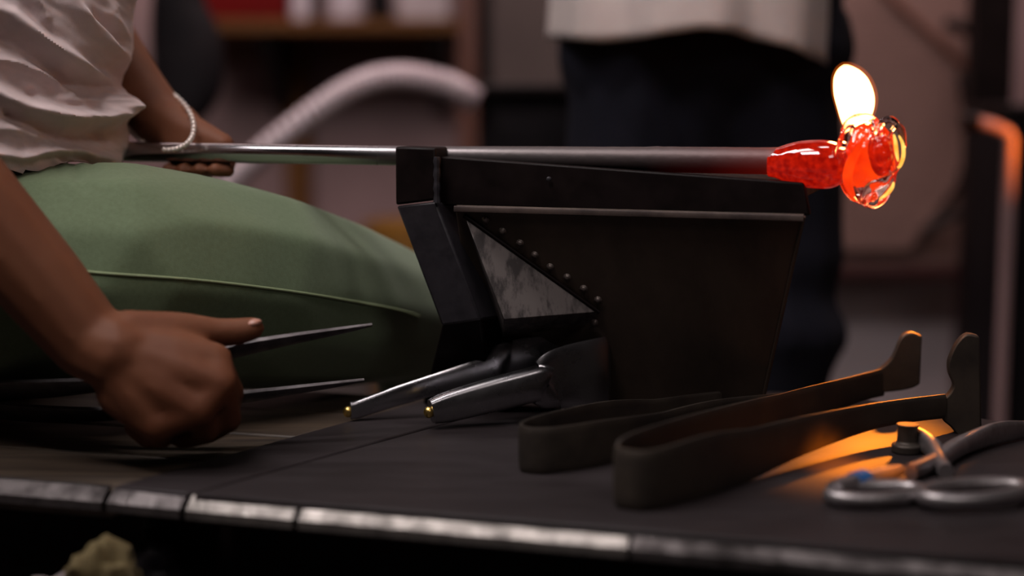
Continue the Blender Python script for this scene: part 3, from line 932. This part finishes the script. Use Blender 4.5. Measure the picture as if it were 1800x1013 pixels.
# cream shirt
prof = [(-2000, 236), (-300, 246), (-120, 250), (0, 243), (45, 240), (80, 236), (108, 225), (135, 210), (150, 205), (163, 214), (176, 236), (187, 241), (200, 234), (214, 219), (222, 214), (240, 217), (262, 215), (276, 211), (288, 205)]
XC, YC = -0.475, 1.385
ridges = [  # crest lines: points, amplitude, width (picture px)
    ([(-40, 0), (20, 26), (80, 78), (140, 118), (190, 150), (235, 182)], 0.0090, 15),
    ([(-40, 150), (0, 166), (50, 190), (110, 204), (170, 208), (232, 196)], 0.0110, 15),
    ([(-30, 100), (40, 112), (80, 132), (122, 162)], 0.0045, 8),
    ([(110, -60), (125, 0), (150, 40), (185, 72), (220, 104)], 0.0070, 13),
    ([(50, -40), (62, 0), (78, 30)], 0.004, 9),
    ([(-20, 225), (40, 228), (62, 238)], 0.005, 10),
    ([(-20, 268), (40, 278), (80, 266), (120, 262), (160, 272), (205, 284)], 0.0060, 9),
    ([(200, 20), (214, 60)], 0.003, 12),
]
valleys = [
    ([(-40, 56), (30, 78), (80, 112), (120, 150)], 0.0075, 12),
    ([(20, 200), (60, 222), (110, 244), (190, 236)], 0.0075, 14),
    ([(60, 165), (120, 186), (180, 190)], 0.004, 9),
    ([(160, -20), (178, 30), (205, 70)], 0.0045, 12),
]


def pdist(px, py, line):
    best = 1e9
    for (x0, y0), (x1, y1) in zip(line, line[1:]):
        dx, dy = x1 - x0, y1 - y0
        t = max(0, min(1, ((px - x0) * dx + (py - y0) * dy) / (dx * dx + dy * dy)))
        best = min(best, math.hypot(px - x0 - dx * t, py - y0 - dy * t))
    return best


nu, nv = 380, 250
zb = P(100, 293, 1.28).z
zt = 1.06
rings = []
for i in range(nv + 1):
    t = i / nv
    t = t ** 1.6                       # dense rows near the hem
    z = zb + (zt - zb) * t
    row = []
    for j in range(nu):
        a = 2 * math.pi * j / nu
        ca, sa = math.cos(a), math.sin(a)
        py = 160 + (CZ - z) * F / (YC - 0.05)
        pxr = interp(prof, py)
        xr = (pxr - 900) / F * YC
        rx = (xr - XC) if ca > 0 else 0.14
        base = 0.131
        if ca > 0:
            rx = base + (rx - base) * (abs(ca) ** 1.5)
        ry = interp([(zb, 0.152), (0.80, 0.148), (0.92, 0.165), (0.99, 0.180), (1.03, 0.13), (1.06, 0.07)], z)
        k = interp([(0.7, 1), (0.99, 1), (1.03, 0.8), (1.06, 0.5)], z)
        hemz = 0.0
        p = V((XC + rx * ca * k, YC + ry * sa, z))
        nrm_ = V((ca / max(rx, .01), sa / ry, 0)).normalized()
        if sa < 0.25 and z < 0.95:
            px, py2 = proj(p)
            dsp = 0.0
            for ln, am, wd in ridges:
                dsp += am * math.exp(-(pdist(px, py2, ln) / wd) ** 2) * 1.25
            for ln, am, wd in valleys:
                dsp -= 1.2 * am * math.exp(-(pdist(px, py2, ln) / wd) ** 2)
            dsp += 0.0030 * noise.noise(V(((px * 0.8 + py2 * 0.6) / 90, (-px * 0.6 + py2 * 0.8) / 17, 2.0))) + 0.0014 * noise.noise(V(((px * 0.7 + py2 * 0.7) / 40, (-px * 0.7 + py2 * 0.7) / 9, 7.0)))
            fade = min(1, (0.25 - sa) / 0.5)
            p += nrm_ * dsp * fade
        p += nrm_ * 0.0035 * noise.noise(V((p.x * 22, p.y * 22, p.z * 30)))
        if i < 22:
            w_ = 1 - i / 22
            px, _ = proj(p)
            p.z += w_ * w_ * (0.0035 * math.sin(px * 0.05 + 1.5) - (0.004 if px < 40 else 0) + (-0.001 if px > 180 else 0))
        p.x -= 0.5 * max(0.0, z - 0.84)
        row.append(p)
    rings.append(row)
m = MB(); m.rings(rings, cap=False)
# short sleeves
for s_, elb in ((-1, el), (1, el2)):
    s0 = T(0, s_ * 0.135, 0.985); s1 = s0.lerp(V(elb), 0.62)
    k = [s0.lerp(s1, i / 10) for i in range(11)]
    m.tube(k, [0.062 + 0.003 * math.sin(i * 1.3) for i in range(11)], 24, cap=False, up=V((1, 0, 0.2)))
shirt = m.build('t_shirt', M['cream'], sit, smooth=True)
so = shirt.modifiers.new('thick', 'SOLIDIFY'); so.thickness = 0.0022; so.offset = -1
# hair cap
hs = [(T(.005, 0, 1.25), 0.092, T(-.02, 0, 1.19), 0.07), (T(.01, 0, 1.26), 0.092, T(.02, 0, 1.27), 0.088)]
blob('hair', hs, M['black'], sit, voxel=0.006, it=3)

# jacks in the near hand
jh = thing('jacks', P(430, 660, 1.195), 'dark steel jacks with two pointed blades in the seated person\'s hand', 'glass tool')


def blade(path, name):
    k = spline([(*P(a, b2, c), h, t) for a, b2, c, h, t in path], 60)
    m = MB(); m.tube([V(q[:3]) for q in k], [q[3] for q in k], 10, up=V((0, -0.75, 0.66)), flat=[q[4] for q in k], power=5.0)
    return m.build(name, M['blade_steel'], jh, smooth=True)


blade([(654, 571, 1.235, .0012, .0012), (600, 581, 1.228, .0034, .0018), (520, 595, 1.216, .0060, .0022), (430, 612, 1.204, .0085, .0026), (380, 625, 1.198, .0085, .0028), (300, 648, 1.192, .0075, .0028), (200, 672, 1.196, .0075, .0028), (100, 682, 1.214, .011, .0022), (20, 686, 1.232, .013, .0018), (-40, 692, 1.245, .013, .0018)], 'blade')
blade([(640, 668, 1.245, .0010, .0012), (580, 677, 1.236, .0032, .0018), (500, 688, 1.226, .0052, .0022), (430, 698, 1.217, .0072, .0026), (360, 709, 1.212, .0075, .0028), (280, 720, 1.212, .0075, .0028), (180, 728, 1.218, .009, .0024), (80, 728, 1.232, .012, .0020), (0, 722, 1.246, .013, .0018), (-46, 708, 1.252, .013, .0018), (-52, 697, 1.248, .013, .0018)], 'blade')

# ------------------------------------------------------------------ standing person
st = thing('person', (0.235, 1.99, 0.0), 'standing person in beige shirt and navy trousers behind the blowpipe', 'person')
SY = 1.99
sg = []
chain([((0.235, 2.0, 0.98), 0.10), ((0.235, 2.0, 1.05), 0.115), ((0.235, 2.0, 1.25), 0.12), ((0.235, 2.0, 1.40), 0.09), ((0.235, 1.99, 1.48), 0.055), ((0.235, 1.98, 1.56), 0.052)], sg)
chain([((0.06, 2.0, 1.36), 0.055), ((0.235, 2.0, 1.38), 0.08), ((0.41, 2.0, 1.36), 0.055)], sg)
chain([((0.235, 1.97, 1.66), 0.085), ((0.235, 1.985, 1.68), 0.09)], sg)
chain([((0.235, 1.96, 1.65), 0.07), ((0.235, 1.925, 1.585), 0.036)], sg)
chain([((0.235, 1.885, 1.645), 0.010), ((0.235, 1.87, 1.62), 0.012)], sg)
for s_ in (-1, 1):
    chain([((0.235 + s_ * 0.085, 1.985, 1.655), 0.012), ((0.235 + s_ * 0.088, 1.985, 1.63), 0.010)], sg)
    sx_ = 0.235 + s_ * 0.19
    chain([((sx_, 2.0, 1.36), 0.052), ((sx_ + s_ * 0.03, 1.99, 1.08), 0.042), ((sx_ - s_ * 0.04, 1.80, 1.10), 0.034), ((sx_ - s_ * 0.10, 1.735, 1.11), 0.029)], sg)
    w0 = V((sx_ - s_ * 0.11, 1.725, 1.11))
    for f in range(4):
        k0 = w0 + V((-s_ * 0.055, -0.03, 0.03 - 0.02 * f))
        chain([(w0, 0.024), (k0, 0.0115), (k0 + V((-s_ * 0.036, 0.0, -0.004)), 0.0095), (k0 + V((-s_ * 0.045, 0.028, -0.006)), 0.0082), (k0 + V((-s_ * 0.025, 0.04, -0.006)), 0.0075)], sg)
    chain([(w0, 0.02), (w0 + V((-s_ * 0.03, 0.015, 0.035)), 0.0115), (w0 + V((-s_ * 0.06, 0.03, 0.045)), 0.009)], sg)
sb = blob('body', sg, M['skin'], st, voxel=0.005, it=6)
blob('hair', [(V((0.235, 1.995, 1.70)), 0.095, V((0.235, 2.03, 1.66)), 0.08)], M['black'], st, voxel=0.008, it=3)
tr = []
lx, rx_ = P(1110, 300, SY).x, P(1365, 300, SY).x
for x0, s_ in ((lx, -1), (rx_, 1)):
    chain([((x0 - s_ * 0.012, 2.0, 0.86), 0.085), ((x0 - s_ * 0.006, 2.0, 0.76), 0.090), ((x0, 1.995, 0.66), 0.088), ((x0 + s_ * 0.002, 1.99, 0.56), 0.082), ((x0 + s_ * 0.004, 1.985, 0.485), 0.080), ((x0 + s_ * 0.008, 1.985, 0.435), 0.084), ((x0 + s_ * 0.0, 1.99, 0.36), 0.070), ((x0, 2.0, 0.24), 0.064), ((x0, 2.0, 0.09), 0.058)], tr)
chain([((lx, 2.0, 0.80), 0.100), ((rx_, 2.0, 0.80), 0.100)], tr)
chain([((0.235, 2.0, 0.80), 0.098), ((0.235, 2.0, 0.68), 0.078), ((0.235, 2.02, 0.60), 0.05)], tr)
chain([((lx + 0.01, 2.0, 0.88), 0.095), ((rx_ - 0.01, 2.0, 0.88), 0.095)], tr)


def trdisp(p, n):
    return n * (0.006 * math.sin(p.z * 55 + 6 * p.x) * math.exp(-((p.z - 0.48) / 0.07) ** 2) + 0.004 * noise.noise(V((p.x * 14, p.y * 14, p.z * 9))))


blob('trousers', tr, M['navy'], st, voxel=0.006, it=8, disp=trdisp)
for x0 in (lx, rx_):
    m = MB(); rings = []
    for t, wd, ht in ((0.10, .02, .03), (0.09, .036, .07), (0.02, .042, .09), (-0.05, .044, .065), (-0.12, .048, .05), (-0.17, .04, .04), (-0.185, .016, .02)):
        rings.append([V((x0 + wd * math.cos(a), 2.0 + t, max(0.001, ht / 2 + ht / 2 * math.sin(a)))) for a in [2 * math.pi * j / 16 for j in range(16)]])
    m.rings(rings); m.build('shoe', M['black'], st, smooth=True)
# beige shirt with wavy hem
hem = [(960, 62), (1000, 70), (1060, 75), (1120, 70), (1180, 62), (1230, 56), (1280, 60), (1330, 74), (1380, 84), (1430, 104), (1478, 128), (1500, 136)]
rings = []
nu, nv = 160, 60
for i in range(nv + 1):
    t = i / nv; row = []
    for j in range(nu):
        a = 2 * math.pi * j / nu; ca, sa = math.cos(a), math.sin(a)
        fl_ = (1 - t) ** 2
        rx0 = 0.172 + 0.012 * fl_ if ca < 0 else 0.176 - 0.004 * fl_
        ry0 = 0.145 + 0.012 * fl_
        if t > 0.85:
            q = (t - 0.85) / 0.15; rx0 *= 1 - 0.55 * q; ry0 *= 1 - 0.45 * q
        ruf = 0.008 * math.sin(7 * a + 1.0) * (0.3 + fl_) + 0.005 * math.sin(13 * a + 2) * fl_
        x = 0.2345 + (rx0 + ruf) * ca; y = 2.0 + (ry0 + ruf) * sa
        px = 900 + x / max(y, 1.8) * F
        zhem = CZ + (160 - interp(hem, px)) / F * 1.9
        if ca > 0: zhem -= 0.0
        z = zhem + (1.46 - zhem) * t
        row.append(V((x, y, z)))
    rings.append(row)
m = MB(); m.rings(rings, cap=False)
for s_ in (-1, 1):
    sx_ = 0.235 + s_ * 0.16
    k = [V((sx_, 2.0, 1.37)).lerp(V((sx_ + s_ * 0.055, 1.99, 1.16)), i / 8) for i in range(9)]
    m.tube(k, [0.064 + 0.002 * math.sin(i) for i in range(9)], 20, cap=False, up=V((0, 1, 0)))
sh2 = m.build('shirt', M['beige'], st, smooth=True)
so = sh2.modifiers.new('thick', 'SOLIDIFY'); so.thickness = 0.003; so.offset = -1

# ------------------------------------------------------------------ background, left: shelf and what stands on it
WY = 4.2


def bxp(x0, y0, x1, y1, Y, depth, name, material, parent=None, bev=0.004):
    """box whose front face spans the picture rectangle at distance Y"""
    a, c = P(x0, y0, Y), P(x1, y1, Y)
    z0, z1 = sorted((a.z, c.z)); xx0, xx1 = sorted((a.x, c.x))
    m = MB(); m.box(((xx0 + xx1) / 2, Y + depth / 2, (z0 + z1) / 2), (xx1 - xx0, depth, z1 - z0))
    return m.build(name, material, parent, bevel=bev)


shf = thing('wall_shelf', P(600, 45, 3.8), 'wooden wall shelf on dark triangular brackets behind the blowpipe', 'shelf')
bxp(330, 33, 812, 56, 3.80, 0.395, 'shelf_board', M['wood'], shf)
bxp(806, -60, 838, 330, 3.80, 0.06, 'shelf_post', M['redwood'], shf)
bxp(380, 58, 806, 112, 4.17, 0.027, 'shelf_shade', M['redwood'], shf)  # dark strip standing in for the shelf's shade on the wall
for px in (478, 772):
    m = MB()
    x = P(px, 60, 3.95).x; zt_ = P(px, 56, 3.8).z - 0.001
    q = [V((x - 0.022, 3.84, zt_)), V((x - 0.022, 4.165, zt_)), V((x - 0.022, 4.165, zt_ - 0.20)), V((x - 0.022, 4.13, zt_ - 0.20)), V((x - 0.022, 3.84, zt_ - 0.03))]
    m.hexa(q, [p + V((0.044, 0, 0)) for p in q]); m.build('bracket', M['black_steel'], shf, bevel=0.003)
SZ = P(600, 33, 3.80).z
rb = thing('storage_box', (P(430, 30, 3.84).x, 3.9, SZ), 'bright red box standing on the wall shelf', 'box')
x0, x1 = P(345, 20, 3.84).x, P(505, 20, 3.84).x
m = MB(); m.box(((x0 + x1) / 2, 3.94, SZ + 0.075), (x1 - x0, 0.2, 0.148)); m.build('box_body', M['red'], rb, bevel=0.004)
m = MB(); m.box(((x0 + x1) / 2, 3.94, SZ + 0.158), (x1 - x0 + 0.01, 0.21, 0.018)); m.build('lid', M['red'], rb, bevel=0.004)


def jar(px, w, h, material, label, name='jar', yy=3.86, cap=M['black']):
    x = P(px, 30, yy).x; r = w / 2 * yy / F
    t = thing(name, (x, yy + r, SZ), label, 'container')
    m = MB(); c = V((x, yy + r, SZ + 0.0005))
    m.tube([c, c + V((0, 0, h * 0.03)), c + V((0, 0, h * 0.78)), c + V((0, 0, h * 0.9)), c + V((0, 0, h * 0.92))], [r * .95, r, r, r * .75, r * .6], 24, up=V((0, 1, 0)))
    m.build('jar_body', material, t, smooth=True)
    m = MB(); m.tube([c + V((0, 0, h * 0.915)), c + V((0, 0, h * 1.02))], r * 0.66, 20, up=V((0, 1, 0))); m.build('lid', cap, t, smooth=True)


jar(527, 34, 0.12, M['white'], 'pale narrow jar next to the red box')
jar(556, 20, 0.09, M['black'], 'slim dark bottle between the two pale jars', 'bottle', 3.95)
jar(606, 62, 0.16, M['white'], 'wide lavender-white tub in the middle of the shelf', 'tub', 3.82)
jar(666, 46, 0.13, M['black'], 'dark plum jar right of the lavender tub', 'jar', 3.9)
bx2 = thing('carton', (P(745, 30, 3.9).x, 3.9, SZ), 'grey-brown carton at the shelf right end', 'box')
x0, x1 = P(700, 20, 3.9).x, P(790, 20, 3.9).x
m = MB(); m.box(((x0 + x1) / 2, 3.98, SZ + 0.081), (x1 - x0, 0.16, 0.16)); m.build('carton_body', M['grey'], bx2, bevel=0.004)
m = MB(); m.box(((x0 + x1) / 2, 3.98, SZ + 0.1625), (0.05, 0.162, 0.003)); m.build('tape', M['wood'], bx2)

# corrugated hose arching in front of the wall
hp = spline([(300, 480, 2.5), (400, 330, 2.46), (470, 262, 2.44), (560, 192, 2.42), (630, 150, 2.41), (700, 134, 2.4), (770, 144, 2.4), (815, 164, 2.42), (836, 177, 2.425)], 240)
pts = [P(*k) for k in hp]
m = MB(); m.tube(pts, [0.0188 + 0.0024 * math.sin(i * 2 * math.pi / 5) for i in range(240)], 18, up=V((0, 1, 0)))
tag(m.build('corrugated_hose', M['hose'], None, smooth=True), 'pale corrugated hose arching between rod and shelf', 'hose')
hx0, hx1 = pts[0], pts[-1]

# dark cabinet the hose runs into
cb = thing('cabinet', (P(920, 200, 2.45).x, 2.64, 0), 'black cabinet at the hose end, left of the standing person', 'cabinet')
a, c = P(842, 152, 2.48), P(1020, 152, 2.48)
hz = a.z
m = MB(); m.box(((a.x + c.x) / 2, 2.64, hz / 2), (c.x - a.x, 0.36, hz - 0.02)); m.build('cabinet_body', M['black'], cb, bevel=0.006)
m = MB(); m.box(((a.x + c.x) / 2, 2.64, hz - 0.005), (c.x - a.x + 0.02, 0.40, 0.018)); m.build('cabinet_top', M['black_steel'], cb, bevel=0.004)
m = MB(); m.box(((a.x + c.x) / 2, 2.458, hz / 2), (c.x - a.x - 0.03, 0.012, hz - 0.12)); m.build('door', M['black'], cb, bevel=0.003)
m = MB(); m.tube([(c.x - 0.04, 2.435, hz * .62), (c.x - 0.04, 2.435, hz * .5)], 0.006, 8, up=V((0, 1, 0))); m.build('handle', M['leg_steel'], cb, smooth=True)

lk = thing('dim_panel', (P(1000, 60, 3.0).x, 3.2, 0), 'added brown-grey panel standing in for dim wall behind the black cabinet and standing person', 'dim_panel')  # added panel, coloured dark like the dimly lit wall it replaces
m = MB(); a, c = P(862, 0, 3.0), P(1250, 0, 3.0)
m.box(((a.x + c.x) / 2, 3.2, 0.75), (c.x - a.x, 0.4, 1.496)); m.build('dim_panel_body', M['dim_panel'], lk, bevel=0.006)
for t in (0.25, 0.75):
    m = MB(); m.box((a.x + (c.x - a.x) * t, 2.993, 0.78), ((c.x - a.x) * 0.47, 0.014, 1.38)); dd_ = m.build('door', M['dim_panel'], lk, bevel=0.003)
    m = MB(); m.box((a.x + (c.x - a.x) * (t + (0.2 if t < .5 else -.2)), 2.98, 0.80), (0.012, 0.014, 0.12)); m.build('handle', M['black_steel'], dd_, bevel=0.002)
ps = bxp(838, -260, 868, 430, 3.6, 0.05, 'steel_post', M['black_steel'])
ps.data.transform(Matrix.Identity(4))
tag(ps, 'black steel post right of the wall shelf', 'post')
# extend to the floor
def to_floor(o, top=2.99):
    zs = sorted({round(v.co.z, 5) for v in o.data.vertices})
    for v in o.data.vertices:
        v.co.z = 0.0005 if v.co.z < (zs[0] + zs[-1]) / 2 else top
to_floor(ps)

# brown post and ochre drum near the wall, under the rod
wp = bxp(497, 60, 545, 480, 4.12, 0.075, 'timber_post', M['wood']); to_floor(wp, 1.02)
tag(wp, 'brown timber post standing against the back wall', 'post')
dr = thing('ochre_bin', (P(705, 400, 3.5).x, 3.6, 0), 'ochre yellow bin seen between knee and bench leg', 'bin')
x = P(716, 400, 3.5).x; zz = P(700, 394, 3.5).z
m = MB(); m.tube([(x, 3.62, 0.001), (x, 3.62, 0.02), (x, 3.62, zz - 0.03), (x, 3.62, zz - 0.028)], [0.088, 0.092, 0.105, 0.108], 28, up=V((0, 1, 0))); m.build('bin_body', M['yellow'], dr, smooth=True)
m = MB(); m.tube([(x, 3.62, zz - 0.03), (x, 3.62, zz - 0.008), (x, 3.62, zz)], [0.113, 0.113, 0.09], 28, up=V((0, 1, 0))); m.build('lid', M['yellow'], dr, smooth=True)

# dark rounded chair back behind the arm
chr_ = thing('chair', (P(300, 100, 2.6).x, 2.7, 0), 'black chair with rounded padded back behind the seated person', 'chair')
cxs = [(-40, 262, 346), (0, 258, 352), (40, 256, 372), (80, 256, 384), (120, 258, 386), (160, 262, 380), (190, 268, 366), (208, 278, 350), (218, 295, 325)]
cxs = [(-260, 280, 300), (-240, 262, 322), (-150, 256, 334)] + cxs
sl = spline(cxs, 40)
rings = []
for py, xl_, xr_ in sl:
    a_, c_ = P(xl_, py, 2.6), P(xr_, py, 2.6)
    cx_, r = (a_.x + c_.x) / 2, (c_.x - a_.x) / 2
    rings.append([V((cx_ + r * math.copysign(abs(math.cos(t)) ** .8, math.cos(t)), 2.64 + 0.04 * math.sin(t) , a_.z)) for t in [2 * math.pi * j / 24 for j in range(24)]])
m = MB(); m.rings(rings); m.build('backrest', M['black'], chr_, smooth=True)
cx_ = P(312, 200, 2.6).x
m = MB(); m.box((cx_, 2.86, 0.47), (0.40, 0.40, 0.07)); m.build('seat', M['black'], chr_, bevel=0.025, seg=4)
m = MB(); m.tube([(cx_, 2.70, 0.90), (cx_, 2.705, 0.5), (cx_, 2.72, 0.43), (cx_, 2.86, 0.42)], 0.018, 10, up=V((1, 0, 0))); m.build('back_bracket', M['black_steel'], chr_, smooth=True)
m = MB(); m.tube([(cx_, 2.86, 0.44), (cx_, 2.86, 0.06)], 0.025, 14, up=V((0, 1, 0))); m.build('column', M['black_steel'], chr_, smooth=True)
for k in range(5):
    a = k * 2 * math.pi / 5
    m = MB(); m.tube([(cx_, 2.86, 0.08), (cx_ + 0.24 * math.cos(a), 2.86 + 0.24 * math.sin(a), 0.05)], [0.022, 0.014], 10); 
    m.tube([(cx_ + 0.24 * math.cos(a), 2.86 + 0.24 * math.sin(a), 0.06), (cx_ + 0.24 * math.cos(a), 2.86 + 0.24 * math.sin(a), 0.001)], [0.018, 0.018], 10, up=V((0, 1, 0)))
    m.build('leg', M['black_steel'], chr_, smooth=True)

# ------------------------------------------------------------------ background, right: kiln and posts
KY = 3.05
kl = thing('kiln', (P(1560, 400, KY).x, KY + 0.2, 0), 'tan sheet metal kiln on grey base at right, behind the flame', 'kiln')
bxp(1330, 490, 1690, 1010, KY + 0.06, 0.42, 'kiln_base', M['grey'], kl)
bxp(1320, 470, 1724, 492, KY - 0.03, 0.50, 'kiln_ledge', M['ledge'], kl)
bxp(1330, -240, 1722, 469, KY, 0.45, 'kiln_body', M['kiln'], kl)
# door: five-sided front sheet with frame
dpx = [(1400, -120), (1478, -105), (1570, 0), (1696, 118), (1700, 300), (1640, 385), (1600, 440), (1400, 440)]
m = MB(); lo = [P(x, y, KY - 0.018) for x, y in dpx]; m.hexa(lo, [p + V((0, 0.017, 0)) for p in lo]); m.build('kiln_door', M['kiln'], kl, bevel=0.003)
m = MB()
fr_ = [P(x, y, KY - 0.022) for x, y in [(1478, -105), (1570, 0), (1640, 64), (1704, 124)]]
m.tube(fr_, 0.008, 8, up=V((0, 1, 0))); m.build('door_rim', M['redwood'], kl, smooth=True)
# clamps on the door's right side
for (x0, y0, x1, y1, r) in ((1618, 412, 1690, 372, 0.012), (1690, 300, 1704, 372, 0.010), (1690, 130, 1700, 190, 0.012), (1690, 390, 1716, 446, 0.012), (1660, 40, 1730, 66, 0.014)):
    m = MB(); m.tube([P(x0, y0, KY - 0.03), P((x0 + x1) / 2, (y0 + y1) / 2 - 4, KY - 0.04), P(x1, y1, KY - 0.03)], [r * .8, r, r * .8], 10, up=V((0, 1, 0))); m.build('clamp', M['black_steel'], kl, smooth=True)
m = MB(); st_ = [P(x, y, KY - 0.012) for x, y in [(1706, 130), (1722, 130), (1722, 460), (1704, 460)]]
m.hexa(st_, [p + V((0, 0.011, 0)) for p in st_]); m.build('side_flange', M['kiln_light'], kl, bevel=0.003)
# perforations of the sheet: joined, far too small to pick apart
pf = MB()
for ix in range(24):
    for iy in range(38):
        x, y = 1490 + ix * 8.2, 24 + iy * 10.6
        if y < (x - 1560) * 0.95 + 12 or x > 1684 or (y > 300 and (x - 1590) * 1.2 + (y - 300) > 110): continue
        c = P(x, y, KY - 0.0185); r = 0.0018
        pf.add([c + V((r * math.cos(t), -0.0004, r * math.sin(t))) for t in [k * math.pi / 3 for k in range(6)]], [tuple(range(6))])
o = pf.build('perforations', M['black'], kl); o['kind'] = 'stuff'

p1 = bxp(1724, -260, 1764, 600, 2.75, 0.05, 'steel_post', M['black_steel']); to_floor(p1)
tag(p1, 'thick black steel post at the right, beside the kiln', 'post')
p2 = bxp(1690, 500, 1722, 760, 2.9, 0.04, 'kiln_stand', M['ledge']); to_floor(p2, P(1700, 496, 2.9).z)
tag(p2, 'dark red-brown upright under the kiln ledge', 'post')
# torch pipe lit by the furnace
cp = thing('gas_pipe', P(1776, 400, 2.4), 'upright gas pipe at the right edge, its top lit orange', 'pipe')
m = MB(); x = P(1777, 230, 2.4).x; zt_ = P(1777, 234, 2.4).z
m.tube([(x, 2.4, 0.001), (x, 2.4, 0.4), (x, 2.4, zt_ - 0.008), (x - 0.004, 2.4, zt_), (x - 0.03, 2.4, zt_ + 0.012), (x - 0.05, 2.4, zt_ + 0.016)], 0.0095, 14, up=V((0, 1, 0)))
m.build('pipe_run', M['copper'], cp, smooth=True)
m = MB(); m.tube([(x - 0.05, 2.4, zt_ + 0.016), (x - 0.075, 2.4, zt_ + 0.016)], 0.014, 14); m.build('valve', M['black_steel'], cp, smooth=True)
m = MB(); m.tube([(x, 2.4, 0.0005), (x, 2.4, 0.008)], 0.035, 18, up=V((0, 1, 0))); m.build('floor_flange', M['black_steel'], cp, smooth=True)
light('furnace_glow', 'SPOT', (1.45, 1.75, 0.95), (x, 2.4, zt_ - 0.02), 260.0, (1.0, 0.20, 0.008), spot_size=math.radians(6), spot_blend=0.5, shadow_soft_size=0.05)
bk = thing('machine_housing', (P(1850, 300, 2.6).x, 2.6, 0), 'dark machine housing at the far right edge', 'machine')
a, c = P(1788, 210, 2.45), P(2000, 210, 2.45)
m = MB(); m.box(((a.x + c.x) / 2, 2.60, a.z / 2 + 0.001), (c.x - a.x, 0.2, a.z)); m.build('housing', M['black'], bk, bevel=0.01)
m = MB(); m.box(((a.x + c.x) / 2, 2.60, a.z + 0.012), (c.x - a.x + 0.006, 0.21, 0.02)); m.build('housing_lid', M['black_steel'], bk, bevel=0.004)
